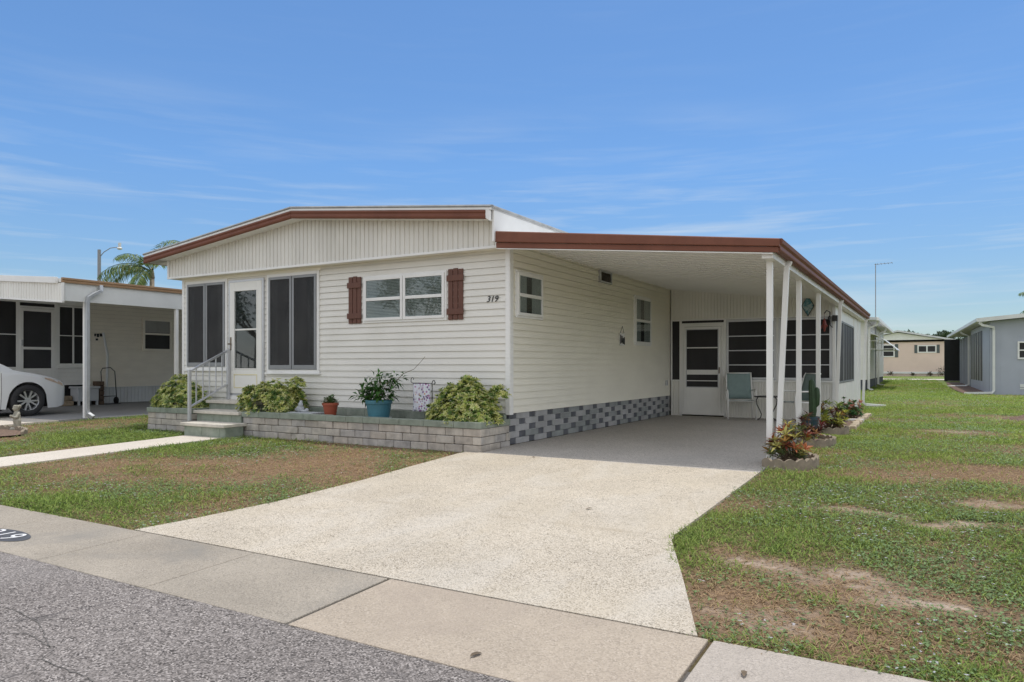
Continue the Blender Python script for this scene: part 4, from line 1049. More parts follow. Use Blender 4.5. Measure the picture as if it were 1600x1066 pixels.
# cactus
t = pot('potted_cactus', (3.50, 3.98, 0.), .125, .165, .30, M['bluepot'], 'columnar green cactus with one arm in a dark blue pot', 'potted cactus')
def cactus_col(mb, pts, rs, ribs=9):
    n = ribs * 4; pts = [Vector(p) for p in pts]; base = len(mb.v)
    for k, p in enumerate(pts):
        for j in range(n):
            a = 2 * math.pi * j / n; rr = rs[k] * (1 + .14 * math.cos(ribs * a)); mb.v.append((p.x + rr * math.cos(a), p.y + rr * math.sin(a), p.z))
    for k in range(len(pts) - 1):
        for j in range(n): mb.f.append([base + k * n + j, base + k * n + (j + 1) % n, base + (k + 1) * n + (j + 1) % n, base + (k + 1) * n + j]); mb.mi.append(0)
    mb.f.append([base + (len(pts) - 1) * n + j for j in range(n)]); mb.mi.append(0)
mb = MB()
cactus_col(mb, [(3.55, 4.0, .26), (3.56, 4.0, .40), (3.555, 4.0, .60), (3.545, 4.0, .80), (3.54, 4.0, .90), (3.54, 4.0, .925)], [.045, .055, .052, .048, .036, .01])
cactus_col(mb, [(3.585, 4.0, .44), (3.62, 4.01, .50), (3.625, 4.01, .65), (3.622, 4.01, .76), (3.622, 4.01, .79)], [.02, .038, .042, .036, .012])
mb.build('cactus', M['cactus'], t, smooth=True)

# ------------------------------------------------------------------- seating
def chair(loc, rz, label):
    t = thing('patio_chair', loc, label, 'chair', 'sling chairs on the carport')
    t.rotation_euler = (0, 0, rz); ROOT[t.name] = Vector((0, 0, 0))
    for s in (-1, 1):
        mb = MB(); x = .29 * s
        mb.tube([(x, -.27, 0), (x, -.28, .52), (x, -.25, .60), (x, -.18, .63), (x, .06, .63), (x * .93, .16, .62)], .016, 8); mb.build('front_leg', M['white'], t, smooth=True)
        mb = MB(); mb.tube([(x, .30, 0), (x * .95, .16, .40), (x * .92, .17, .55), (x * .90, .26, .93), (x * .90, .30, 1.0)], .015, 8); mb.build('rear_leg', M['white'], t, smooth=True)
    mb = MB(); mb.tube([(-.29, -.26, .40), (.29, -.26, .40)], .013, 8); mb.tube([(-.27, .16, .40), (.27, .16, .40)], .013, 8); mb.tube([(-.262, .30, .99), (.262, .30, .99)], .013, 8)
    for s in (-1, 1): mb.tube([(.265 * s, -.27, .415), (.265 * s, -.05, .405), (.262 * s, .16, .40)], .012, 8)
    mb.build('seat_rail', M['white'], t, smooth=True)
    def slingm(path):
        mb = MB(); W = .255
        for k in range(len(path) - 1):
            for i in range(6):
                def q(kk, ii): f = ii / 6 * 2 - 1; sag = -.012 * (1 - f * f); return (W * f, path[kk][0] + (-sag if path[kk][2] else 0), path[kk][1] + (0 if path[kk][2] else sag))
                mb.poly([q(k, i), q(k, i + 1), q(k + 1, i + 1), q(k + 1, i)])
        return mb
    o = slingm([(-.28, .422, 0), (-.15, .414, 0), (.0, .408, 0), (.13, .41, 0)]).build('seat', M['sling'], t, smooth=True); o.modifiers.new('th', 'SOLIDIFY').thickness = .004
    o = slingm([(.14, .43, 1), (.165, .55, 1), (.205, .72, 1), (.26, .93, 1), (.295, 1.0, 1)]).build('backrest', M['sling'], t, smooth=True); o.modifiers.new('th', 'SOLIDIFY').thickness = .004
    return t
chair((1.70, 7.0, 0), R(20), 'teal sling patio chair with white frame right of the screen door')
chair((2.95, 6.75, 0), R(-50), 'teal sling patio chair with white frame behind the cactus')
t = thing('side_table', (2.28, 6.85, 0), 'small round black iron side table between the two chairs', 'table')
mb = MB(); mb.lathe([(.0, .49), (.24, .49), (.25, .50), (.25, .515), (.0, .518)], (2.28, 6.85, 0), 28); mb.build('tabletop', M['black'], t)
for k in range(3):
    a = R(100 + 120 * k); f = lambda r, z: (2.28 + r * math.cos(a), 6.85 + r * math.sin(a), z)
    mb = MB(); mb.tube([f(.19, .50), f(.235, .44), f(.225, .34), f(.16, .22), f(.12, .13), f(.14, .06), f(.21, .012)], .011, 6); mb.build('leg', M['black'], t, smooth=True)

# wall hangings
t = thing('wall_plaque', (.02, 4.34, 1.68), 'small black and white figurine plaque hanging on the side wall', 'wall decoration')
mb = MB(); mb.prism([(.022, 4.21, 1.55), (.022, 4.47, 1.55), (.022, 4.47, 1.78), (.022, 4.40, 1.80), (.022, 4.34, 1.77), (.022, 4.27, 1.81), (.022, 4.21, 1.78)], (.012, 0, 0)); mb.build('plaque', M['white'], t)
mb = MB()
for (y, w, z0, z1) in ((4.23, .035, 1.58, 1.76), (4.30, .05, 1.60, 1.74), (4.37, .06, 1.58, 1.70), (4.43, .035, 1.57, 1.72)): mb.prism([(.034, y - w / 2, z0), (.034, y + w / 2, z0), (.034, y + w * .3, z1), (.034, y - w * .3, z1)], (.014, 0, 0))
mb.build('figure', M['black'], t, bevel=.006)
mb = MB(); mb.tube([(.03, 4.24, 1.79), (.03, 4.34, 1.93), (.03, 4.44, 1.79)], .004, 5); mb.build('hanger', M['black'], t)
def aqua():
    m, nt, b = new_mat('blue_green_glazed_ornament'); v = pos(nt)
    nt.links.new(ramp(nt, noise(nt, v, 9., 4, .6, 1.), [(.3, (.03, .10, .14)), (.48, (.07, .24, .30)), (.6, (.45, .55, .58)), (.75, (.02, .05, .09))]), b.inputs['Base Color']); b.inputs['Roughness'].default_value = .3
    return m
t = thing('diamond_ornament', (3.02, 7.38, 2.42), 'blue green diamond shaped ornament hanging above the porch windows', 'wall decoration')
def diamond(x, w, z, h, y0, y1):
    mb = MB(); mb.prism([(x - w, y0, z), (x - w * .8, y0, z - h * .25), (x, y0, z - h), (x + w * .8, y0, z - h * .25), (x + w, y0, z), (x + w * .8, y0, z + h * .25), (x, y0, z + h), (x - w * .8, y0, z + h * .25)], (0, y1 - y0, 0)); return mb
diamond(3.02, .125, 2.42, .225, 7.385, 7.36).build('rim', M['blackink'], t, bevel=.004)
diamond(3.02, .11, 2.42, .20, 7.362, 7.345).build('face', aqua(), t, bevel=.004)
mb = MB(); mb.tube([(3.02, 7.38, 2.63), (3.02, 7.38, 2.70)], .004, 5); mb.build('hanger', M['black'], t)
t = thing('hanging_ornament', (3.52, 7.30, 2.2), 'red hummingbird ornament hanging from a black bracket on the porch corner', 'hanging decoration')
mb = MB(); mb.box(3.50, 3.60, 7.30, 7.40, 2.08, 2.20); mb.tube([(3.50, 7.33, 1.95), (3.46, 7.30, 2.0), (3.46, 7.28, 2.27), (3.40, 7.24, 2.30), (3.36, 7.22, 2.24)], .012, 6); mb.tube([(3.46, 7.28, 2.2), (3.43, 7.26, 2.15), (3.46, 7.28, 2.08)], .014, 6); mb.build('bracket', M['black'], t)
mb = MB(); mb.lathe([(.005, .12), (.03, .06), (.045, -.02), (.03, -.09), (.012, -.16)], (3.36, 7.22, 2.02), 10); mb.tube([(3.36, 7.22, 2.24), (3.36, 7.22, 2.12)], .003, 5); mb.prism([(3.33, 7.22, 2.0), (3.26, 7.20, 1.98), (3.30, 7.21, 1.92)], (.004, .012, 0)); mb.prism([(3.38, 7.22, 2.03), (3.43, 7.22, 1.98), (3.39, 7.22, 1.95)], (.004, .012, 0)); mb.build('ornament', M['red'], t)

# ============================================================ left neighbour
NX = -16.1
Nb = thing('mobile_home', (NX, 3, .02), 'grey sided mobile home on the left with screened porch and car in its carport', 'house')
PN = frame((NX, 0, 0), (0, 1, 0), (1, 0, 0))
mb = MB(); siding(mb, PN, 3.1, 12.0, .51, 3.45, .115, .028); mb.build('side_wall', M['vinyl_grey'], Nb)
mb = MB(); mb.box(NX - 5.4, NX - .03, -3.0, 12, .05, 3.5); mb.build('wall_core', M['dark'], Nb)
mb = MB(); ribbed(mb, PN, 3.45, 12, .03, .50, .115, .012, .012); mb.build('skirting', M['skirt_white'], Nb)
mb = MB(); mb.lbox(PN, 3.45, 12, .50, .515, 0, .03)
for a in (4.25, 5.1, 5.95, 6.8): mb.lbox(PN, a, a + .05, .03, .50, .002, .02)
mb.build('skirting_trim', M['skirt_white'], Nb)
mb = MB(); mb.lbox(PN, -3., 3.12, .60, 1.10, -.03, .0)
for z in (.60, .72, .84, .96, 1.08): mb.lbox(PN, 2.2, 3.12, z, z + .012, .0, .012)
mb.lbox(PN, -3., 3.12, 2.88, 3.4, -.03, .0)
for a in (-.5, 1.12, 2.11, 3.02): mb.lbox(PN, a, a + .085, .6, 2.90, .0, .03)
mb.lbox(PN, -.42, 1.12, 1.08, 1.12, .0, .03); mb.lbox(PN, 2.19, 3.02, 1.08, 1.17, .0, .04); mb.lbox(PN, 1.2, 2.11, 2.74, 2.79, .0, .03)
mb.build('porch_framing', M['white'], Nb, bevel=.004)
mb = MB(); mb.lbox(PN, -.42, 1.12, 1.12, 2.88, -.012, -.008); mb.lbox(PN, 1.2, 2.11, 2.79, 2.88, -.012, -.008); mb.build('porch_screen', M['screen'], Nb)
mb = MB(); mb.lbox(PN, -.42, 1.12, 1.985, 2.01, -.004, .015); mb.build('screen_bar', M['white'], Nb)
mb = MB(); mb.ring(PN, 1.205, 2.105, .62, 2.735, .085, .0, .04, .46); mb.lbox(PN, 1.29, 2.02, 1.60, 1.67, .004, .036); d = mb.build('screen_door', M['white'], Nb, bevel=.004)
mb = MB(); mb.lbox(PN, 1.29, 2.02, 1.08, 2.65, .004, .008); mb.build('screen', M['screen_far'], d)
mb = MB(); mb.lbox(PN, 1.225, 1.265, 1.70, 1.86, .04, .09); mb.build('door_handle', M['alu'], d, bevel=.004)
mb = MB(); mb.ring(PN, 2.20, 3.015, 1.17, 2.87, .045, -.01, .02); mb.lbox(PN, 2.60, 2.645, 1.215, 2.825, .0, .016); mb.lbox(PN, 2.245, 2.60, 2.0, 2.025, .0, .014); mb.lbox(PN, 2.645, 2.97, 2.0, 2.025, .0, .014); w = mb.build('porch_window', M['white'], Nb)
mb = MB(); mb.lbox(PN, 2.23, 2.98, 1.20, 2.84, -.008, -.004); mb.build('pane', M['screen'], w)
mb = MB(); mb.ring(PN, 4.72, 5.72, 1.62, 2.64, .07, .0, .065); mb.lbox(PN, 4.79, 5.65, 2.13, 2.19, .01, .065); w = mb.build('window', M['vinyl_grey'], Nb, bevel=.004)
mb = MB(); mb.lbox(PN, 4.79, 5.65, 1.69, 2.57, .030, .034); mb.build('pane', M['screen'], w)
mb = MB()
for k in range(12): mb.lbox(PN, 4.80, 5.64, 2.21 + k * .03, 2.232 + k * .03, .035, .042)
mb.build('blind', M['curtain'], w)
mb = MB(); mb.tube([PN(3.47, 2.14, .04), PN(3.60, 1.50, .04), PN(3.58, .50, .04)], .035, 8); mb.build('wall_pipe', M['skirt_white'], Nb)
mb = MB(); mb.lbox(PN, 3.22, 3.27, 2.02, 2.10, .013, .03); mb.lbox(PN, 3.29, 3.36, 2.0, 2.10, .013, .03); mb.lbox(PN, 3.38, 3.46, 2.02, 2.11, .013, .03); mb.lbox(PN, 3.26, 3.33, 1.90, 1.96, .013, .03); mb.build('wall_ornament', M['black'], Nb, bevel=.006)
# carport roof of the neighbour
FX = -10.45
def zn(x): return 3.0 + (FX - x) * .078
mb = MB(); mb.prism([(NX, -.68, zn(NX) - .02), (FX, -.68, zn(FX) - .02), (FX, -.68, zn(FX) - .10), (NX, -.68, zn(NX) - .10)], (0, 12, 0)); nr = mb.build('carport_roof', M['white'], Nb)
mb = MB(); mb.box(FX - .05, FX, -.62, 11.3, 2.52, zn(FX) - .11); mb.build('side_fascia', M['fascia_grey'], nr)
mb = MB(); g = [(FX, 2.895), (FX + .05, 2.895), (FX + .055, 2.93), (FX + .04, 2.945), (FX + .06, 2.96), (FX + .06, 3.0), (FX, 3.0)]
mb.prism([(x, -.70, z) for x, z in g], (0, 12.0, 0)); mb.build('side_gutter', M['bronze'], nr, bevel=.003)
mb = MB(); mb.prism([(-17., -.75, zn(-17.) + .005), (FX + -.13, -.75, zn(FX - .13) + .005), (FX - .13, -.75, zn(FX - .13) - .125), (-17., -.75, zn(-17) - .125)], (0, .06, 0)); mb.build('front_fascia', M['white'], nr, bevel=.004)
PNV = frame((0, -.69, 0), (1, 0, 0), (0, -1, 0))
mb = MB(); ribbed(mb, PNV, -17., FX + .05, lambda a: zn(a) - .50, lambda a: zn(a) - .12, .11); mb.build('front_valance', M['panel'], nr)
mb = MB(); mb.prism([(-17., -.71, zn(-17) - .525), (FX + .06, -.71, zn(FX + .06) - .525), (FX + .06, -.71, zn(FX + .06) - .495), (-17., -.71, zn(-17) - .495)], (0, .05, 0)); mb.prism([(FX + .02, -.705, zn(FX) - .50), (FX + .07, -.705, zn(FX) - .50), (FX + .07, -.705, zn(FX) - .11), (FX + .02, -.705, zn(FX) - .11)], (0, .04, 0)); mb.build('valance_trim', M['white'], nr)
for y in (-.17, 2.0, 5.4):
    mb = MB(); mb.box(FX - .085, FX - .01, y - .037, y + .037, .02, 2.54); mb.build('carport_post', M['white'], Nb, bevel=.006)
mb = MB(); mb.rect_tube([(FX + .06, .10, 2.90), (FX + .08, .09, 2.78), (FX + .07, -.02, 2.72), (FX + .05, -.16, 2.62), (FX + .04, -.18, 2.5), (FX + .04, -.18, .22), (FX + .06, -.17, .12), (FX + .17, -.12, .04)], .085, .07); mb.build('downspout', M['pipe'], Nb, bevel=.006)
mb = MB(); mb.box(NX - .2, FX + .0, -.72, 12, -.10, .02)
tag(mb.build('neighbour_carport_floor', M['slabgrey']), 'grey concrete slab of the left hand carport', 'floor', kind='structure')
mb = MB(); mb.hexa([(NX, -5.62, -.3), (FX - .35, -5.62, -.3), (FX - .05, -.72, -.3), (NX, -.72, -.3), (NX, -5.62, -.12), (FX - .35, -5.62, -.12), (FX - .05, -.72, .012), (NX, -.72, .012)])
tag(mb.build('neighbour_driveway', M['walk']), 'pale concrete driveway of the left hand home', 'driveway', kind='structure')

# things under the neighbour's carport
t = thing('storage_box', (-15.75, 2.75, .02), 'pale grey plastic storage box on legs beside the porch steps', 'storage box')
mb = MB(); mb.box(-15.95, -15.55, 2.46, 3.05, .14, .50); mb.build('body', M['cabinet'], t, bevel=.015)
mb = MB(); mb.box(-15.98, -15.52, 2.43, 3.08, .50, .56); mb.build('lid', M['cabinet'], t, bevel=.012)
for (x, y) in ((-15.92, 2.5), (-15.58, 2.5), (-15.92, 3.01), (-15.58, 3.01)):
    mb = MB(); mb.box(x - .025, x + .025, y - .025, y + .025, .02, .14); mb.build('leg', M['cabinet'], t)
for k, (y, z, s) in enumerate(((2.30, .02, .24), (2.12, .02, .22), (2.22, .16, .2), (2.36, .16, .16))):
    mb = MB(); mb.box(-15.98, -15.98 + s * 1.3, y - s / 2, y + s / 2, z, z + .14)
    o = mb.build('stacked_stone', M['stonepile'], bevel=.03)
    tag(o, ('tan rough stone on the slab nearest the storage box', 'tan rough stone on the slab nearest the white car', 'upper tan stone lying on the two lower ones', 'small upper tan stone touching the storage box')[k], 'stone', 'stones beside the storage box')
t = thing('hand_truck', (-15.8, 3.55, .02), 'black two wheeled hand truck leaning at the grey siding', 'hand truck')
mb = MB(); mb.tube([(-15.78, 3.30, .1), (-15.88, 3.30, .98), (-15.9, 3.36, 1.08), (-15.9, 3.60, 1.10), (-15.88, 3.72, .98), (-15.78, 3.72, .1)], .013, 6)
for z in (.25,): mb.tube([(-15.80, 3.30, z), (-15.80, 3.72, z)], .012, 6)
mb.build('frame', M['black'], t, smooth=True)
mb = MB(); mb.box(-15.78, -15.55, 3.32, 3.70, .02, .035); mb.build('toe_plate', M['black'], t)
for y in (3.27, 3.75):
    mb = MB(); mb.tube([(-15.86, y - .025, .12), (-15.86, y + .025, .12)], .10, 16); mb.build('wheel', M['rubber'], t)
t = thing('wooden_crate', (-15.75, 3.17, .02), 'tall dark brown wooden crate behind the carport post', 'crate')
mb = MB()
for k in range(5): mb.box(-15.95, -15.6, 3.10, 3.24, .02 + k * .14, .02 + k * .14 + .12)
mb.build('slat', M['woodbrown'], t, bevel=.006)
mb = MB(); mb.box(-15.93, -15.62, 3.11, 3.13, .02, .70); mb.box(-15.93, -15.62, 3.21, 3.23, .02, .70); mb.build('batten', M['woodbrown'], t)

# ---------------------------------------------------------------------- car
def build_car():
    xc = -13.08; yn = .50; L = 4.75; zg = .02   # nose at y = yn, tail behind
    t = thing('parked_car', (xc, yn - L / 2, zg), 'white car parked nose in under the left hand carport', 'car')
    wy = [yn - .98, yn - .98 - 2.78]; wr = .355
    ar = .415
    S = np.concatenate([np.linspace(0, .3, 8), np.linspace(.36, L - .3, 74), np.linspace(L - .25, L, 6)])
    def top(s): return float(np.interp(s, [0, .04, .12, .35, .8, 1.25, 1.5, 2.35, 3.2, 4.1, 4.55, 4.7, 4.75], [.62, .70, .77, .86, .965, 1.05, 1.20, 1.56, 1.60, 1.52, 1.10, .95, .8]))
    def belt(s): return float(np.interp(s, [0, .05, .15, .5, 1.2, 2, 3.5, 4.6, 4.75], [.60, .67, .74, .84, .955, 1.0, 1.06, 1.0, .78]))
    def bot(s):
        z = float(np.interp(s, [0, .08, .3, 4.4, 4.75], [.30, .22, .17, .19, .33]))
        for w in wy:
            q = (yn - s) - w
            if abs(q) < ar: z = max(z, wr + math.sqrt(ar * ar - q * q))
        return z
    def hw(s): return float(np.interp(s, [0, .05, .15, .35, .7, 1.2, 2.4, 3.8, 4.5, 4.75], [.50, .62, .73, .82, .885, .905, .915, .90, .82, .66]))
    def section(s):
        b = bot(s); bl = min(belt(s), top(s)); tp = top(s); w = hw(s)
        pts = []
        for k in range(7):
            f = k / 6; z = b + (bl - b) * f; zz = (z - .2) / .8
            pts.append((w * (1 - .05 * (1 - min(1, max(0, zz * 1.6))) ** 2 - .055 * max(0, zz - .55) ** 1.2), z))
        w2 = pts[-1][0]
        for k in range(1, 5):
            f = k / 4; cab = max(0, tp - bl)
            x = w2 - f * (.24 * min(1, cab / .5) + .02); pts.append((x, bl + cab * f * (.93 if cab > .1 else .8)))
        w3 = pts[-1][0]; z3 = pts[-1][1]
        for k in range(1, 6):
            f = k / 5; pts.append((w3 * (1 - f), z3 + (tp - z3) * math.sin(f * math.pi / 2)))
        return pts
    secs = [section(s) for s in S]
    body, glassS, wind = MB(), MB(), MB()
    n = len(secs[0])
    for i in range(len(S) - 1):
        for sgn in (-1, 1):
            for k in range(n - 1):
                q = [(xc + sgn * secs[a][c][0], yn - S[a], zg + secs[a][c][1]) for a, c in ((i, k), (i + 1, k), (i + 1, k + 1), (i, k + 1))]
                sm = (S[i] + S[i + 1]) / 2
                tgt = body
                if k in (6, 7, 8) and 1.75 < sm < 4.05 and not (2.66 < sm < 2.76): tgt = glassS
                if k >= 10 and 1.3 < sm < 2.25: tgt = wind
                if k in (7, 8) and 1.35 < sm < 1.7: tgt = body
                tgt.poly(q)
    for mbx, nm, m_ in ((body, 'body', M['carpaint']), (glassS, 'side_window', M['carglass']), (wind, 'windshield', M['carglass'])):
        o = mbx.build(nm, m_, t, smooth=True)
        bm = bmesh.new(); bm.from_mesh(o.data); bmesh.ops.remove_doubles(bm, verts=bm.verts[:], dist=.0005); bmesh.ops.recalc_face_normals(bm, faces=bm.faces[:]); bm.to_mesh(o.data); bm.free()
        o.data.polygons.foreach_set('use_smooth', [True] * len(o.data.polygons))
    mb = MB(); mb.box(xc - .60, xc + .60, yn - L + .15, yn - .12, zg + .2, zg + .62); 
    for w in wy: mb.box(xc - .83, xc + .83, w - .40, w + .40, zg + .40, zg + .66)
    mb.build('underbody', M['dark'], t)
    for w in wy:
        for sgn in (-1, 1):
            x0 = xc + sgn * .895; x1 = xc + sgn * .68
            mb = MB(); N = 40; prof = [(.225, 0), (.235, -.02), (.31, -.008), (.345, .004), (wr, .035), (wr, .175), (.33, .21), (.22, .21)]
            base = len(mb.v)
            for (r, dd) in prof:
                for j in range(N): a = 2 * math.pi * j / N; mb.v.append((x0 - sgn * dd, w + r * math.cos(a), zg + wr + r * math.sin(a)))
            for k in range(len(prof) - 1):
                for j in range(N): mb.f.append([base + k * N + j, base + k * N + (j + 1) % N, base + (k + 1) * N + (j + 1) % N, base + (k + 1) * N + j]); mb.mi.append(0)
            wh = mb.build('wheel', M['rubber'], t, smooth=True)
            mb = MB()
            pr = [(.232, .0), (.238, .012), (.225, .02), (.21, .06), (.20, .15)]; base = len(mb.v)
            for (r, dd) in pr:
                for j in range(N): a = 2 * math.pi * j / N; mb.v.append((x0 - sgn * (dd - .004), w + r * math.cos(a), zg + wr + r * math.sin(a)))
            for k in range(len(pr) - 1):
                for j in range(N): mb.f.append([base + k * N + j, base + k * N + (j + 1) % N, base + (k + 1) * N + (j + 1) % N, base + (k + 1) * N + j]); mb.mi.append(0)
            for j in range(10):
                a = 2 * math.pi * j / 10 + (.13 if j % 2 else -.13); b = 2 * math.pi * j / 10
                p = lambda r, aa, dd: (x0 - sgn * dd, w + r * math.cos(aa), zg + wr + r * math.sin(aa))
                for (dd0, dd1) in ((.006, .04),):
                    wd0, wd1 = .26, .085
                    mb.hexa([p(.06, a - wd0, dd1), p(.06, a + wd0, dd1), p(.225, b + wd1 + (.05 if j % 2 else -.05), dd1), p(.225, b - wd1 + (.05 if j % 2 else -.05), dd1), p(.06, a - wd0, dd0 + .012), p(.06, a + wd0, dd0 + .012), p(.225, b + wd1 + (.05 if j % 2 else -.05), dd0), p(.225, b - wd1 + (.05 if j % 2 else -.05), dd0)])
            mb.tube([(x0 - sgn * .01, w, zg + wr), (x0 - sgn * .06, w, zg + wr)], .062, 18)
            mb.build('rim', M['rim'], wh)
            mb = MB(); mb.tube([(x0 - sgn * .07, w, zg + wr), (x0 - sgn * .12, w, zg + wr)], .20, 24); mb.build('brake_disc', M['dark'], wh)
    for sgn in (-1, 1):
        mb = MB()
        SS = [(.16, .655, .715), (.24, .69, .765), (.36, .735, .81), (.50, .785, .845), (.62, .83, .865)]
        for (s, z0, z1), (s2, z02, z12) in zip(SS[:-1], SS[1:]):
            def xx(s_, z_):
                pts = section(s_); zs = [p[1] for p in pts[:9]]; return xc + sgn * (float(np.interp(z_, zs, [p[0] for p in pts[:9]])) + .006)
            mb.poly([(xx(s, z0), yn - s, zg + z0), (xx(s2, z02), yn - s2, zg + z02), (xx(s2, z12), yn - s2, zg + z12), (xx(s, z1), yn - s, zg + z1)])
        mb.build('headlight', M['lens'], t, smooth=True)
        mb = MB()  # door seam
        for sd in (1.52, 2.72):
            pts = section(sd); q = [(xc + sgn * (p[0] + .0015), yn - sd, zg + p[1]) for p in pts[:7]]
            for a, b in zip(q[:-1], q[1:]): mb.poly([a, b, (b[0], b[1] - .009, b[2]), (a[0], a[1] - .009, a[2])])
        mb.build('door_seam', M['dark'], t)
        mb = MB(); mb.box(xc + sgn * .90 - .0, xc + sgn * 1.04, yn - 1.86, yn - 1.72, zg + 1.0, zg + 1.13); mb.build('wing_mirror', M['carpaint'], t, bevel=.04, seg=3)
    mb = MB(); mb.box(xc - .45, xc + .45, yn - .03, yn + .012, zg + .42, zg + .58); mb.build('grille', M['dark'], t, bevel=.01)
build_car()

# ------------------------------------------------------------------ statue bed
t = thing('cherub_statue', (-9.37, -2.05, -.04), 'weathered stone cherub statue standing in the mulch bed on the left', 'statue')
s_ = [(-9.37, -2.05, .0, .085, .075, .05)]
sk = []
def ell(a, b, r0, r1, n=7):
    for k in range(n + 1):
        f = k / n; p = Vector(a).lerp(Vector(b), f); r = r0 + (r1 - r0) * f; sk.append((p.x, p.y, p.z, r, r, r))
bx, by = -9.37, -2.05
ell((bx - .03, by, .02), (bx - .025, by, .13), .042, .05); ell((bx + .035, by + .01, .02), (bx + .03, by, .13), .042, .052)
ell((bx, by, .13), (bx, by, .20), .066, .058); ell((bx, by, .20), (bx - .005, by, .275), .058, .052)
ell((bx - .055, by, .265), (bx - .075, by - .05, .20), .026, .022); ell((bx - .075, by - .05, .20), (bx - .02, by - .085, .215), .022, .018)
ell((bx + .05, by, .265), (bx + .075, by - .045, .20), .026, .022); ell((bx + .075, by - .045, .20), (bx + .0, by - .085, .215), .022, .018)
ell((bx, by, .275), (bx, by - .004, .31), .026, .028)
sk.append((bx - .005, by - .012, .362, .052, .058, .06))
for k in range(14):
    a = k * 2.4; sk.append((bx - .005 + .042 * math.cos(a), by + .004 + .045 * math.sin(a), .385 + .012 * (k % 3), .022, .022, .022))
sk.append((bx - .005, by - .07, .355, .011, .014, .011)); sk.append((bx - .055, by - .01, .36, .01, .015, .018)); sk.append((bx + .045, by - .01, .36, .01, .015, .018))
sk.append((bx - .01, by - .10, .23, .035, .02, .022))
blobmesh(sk, 'figure', M['statue'], t, .008)
mb = MB(); mb.lathe([(.11, -.03), (.115, .0), (.10, .02), (.095, .03), (.0, .03)], (bx, by, -.01), 20); mb.build('plinth', M['statue'], t, bevel=.005)
t = thing('scalloped_bed_edging', (-9.0, -2.75, -.06), 'dark scalloped edging of the mulch bed round the cherub statue', 'edging', None)
mb = MB(); scallop_edge(mb, [(p[0], p[1], gz(p[1]) + .0) for p in arc(-9.35, -2.6, 1.0, .50, 20, 205, 30, 0)], .075, .05, .16); mb.build('edging', M['edging'], t)
mb = MB(); p = [(q[0], q[1], float(gz(q[1])) + .035) for q in arc(-9.35, -2.6, 1.02, .52, 0, 360, 40, 0)]
for a, b in zip(p[:-1], p[1:]): mb.poly([(-9.35, -2.6, float(gz(-2.6)) + .05), a, b])
mb.build('mulch', M['mulch'], t)

# ============================================================ houses behind
B2 = thing('mobile_home', (2.7, 28, 0), 'white sided mobile home behind the main one with a dark block base and white awning', 'house')
P2 = frame((2.7, 0, 0), (0, 1, 0), (1, 0, 0))
mb = MB(); siding(mb, P2, 28, 42, .5, 3.4, .14); siding(mb, frame((0, 28, 0), (1, 0, 0), (0, -1, 0)), -4, 2.7, .5, 3.4, .14); mb.build('wall', M['vinyl'], B2)
mb = MB(); mb.box(-4, 2.66, 28.03, 41.9, -.2, 3.4); mb.build('wall_core', M['vinyl'], B2)
mb = MB(); mb.box(-4, 2.68, 28.02, 41.95, -.2, .5); mb.build('foundation', M['blockdark'], B2)
mb = MB(); mb.prism([(-1.5, 27.4, 3.75), (3.15, 27.4, 3.34), (3.15, 27.4, 3.22), (-1.5, 27.4, 3.55)], (0, 15.2, 0)); mb.prism([(-1.5, 27.4, 3.75), (-6, 27.4, 3.4), (-6, 27.4, 3.25), (-1.5, 27.4, 3.55)], (0, 15.2, 0)); r = mb.build('roof', M['roofing'], B2)
mb = MB(); mb.box(3.13, 3.24, 27.4, 42.6, 3.20, 3.35); mb.build('gutter', M['white'], r, bevel=.01)
for (a, b, z0, z1) in ((29.3, 30.1, 2.05, 2.85), (32.2, 33.0, 2.0, 2.8), (36.2, 37.2, 1.7, 2.7), (38.8, 39.6, 1.7, 2.7)):
    mb = MB(); mb.ring(P2, a, b, z0, z1, .07, .0, .05); w = mb.build('window', M['white'], B2)
    mb = MB(); mb.lbox(P2, a + .07, b - .07, z0 + .07, z1 - .07, .015, .02); mb.build('pane', M['screen'], w)
mb = MB()
prof = [(2.72, 2.72), (3.0, 2.64), (3.3, 2.46), (3.6, 2.2), (3.83, 2.02), (3.88, 1.93)]
for (p, q) in zip(prof[:-1], prof[1:]):
    mb.hexa([(p[0], 29.2, p[1] - .03), (q[0], 29.2, q[1] - .03), (q[0], 33.5, q[1] - .03), (p[0], 33.5, p[1] - .03), (p[0], 29.2, p[1]), (q[0], 29.2, q[1]), (q[0], 33.5, q[1]), (p[0], 33.5, p[1])])
aw = mb.build('awning', M['white'], B2)
mb = MB()
for y in (29.4, 33.3): mb.tube([(2.72, y, 1.95), (3.85, y, 1.95)], .02, 6); mb.tube([(2.72, y, 2.35), (3.4, y, 2.33)], .02, 6)
mb.build('awning_arm', M['white'], aw)
mb = MB(); mb.rect_tube([(3.18, 28.3, 3.2), (3.12, 28.3, 3.05), (2.80, 28.3, 2.9), (2.78, 28.3, .1), (2.95, 28.2, .03)], .1, .08); mb.build('downspout', M['white'], B2)
mb = MB(); mb.rect_tube([(3.18, 35.3, 3.2), (3.12, 35.3, 3.05), (2.80, 35.3, 2.9), (2.78, 35.3, .16), (3.1, 35.1, .09)], .1, .08); mb.build('downspout', M['white'], B2)
t = thing('antenna_mast', (2.86, 31.8, .03), 'tall thin television antenna mast beside the white home behind', 'antenna')
mb = MB(); mb.tube([(2.86, 31.8, .0), (2.86, 31.8, 6.32)], [.026, .02], 8); mb.build('mast', M['sashgrey'], t)
mb = MB(); mb.tube([(2.80, 31.8, 6.28), (3.62, 31.9, 6.33)], .012, 6)
for k in range(5):
    x = 2.95 + k * .16; mb.tube([(x, 31.5, 6.29 + .005 * k), (x, 32.2, 6.29 + .005 * k)], .008, 5)
mb.build('aerial', M['black'], t)

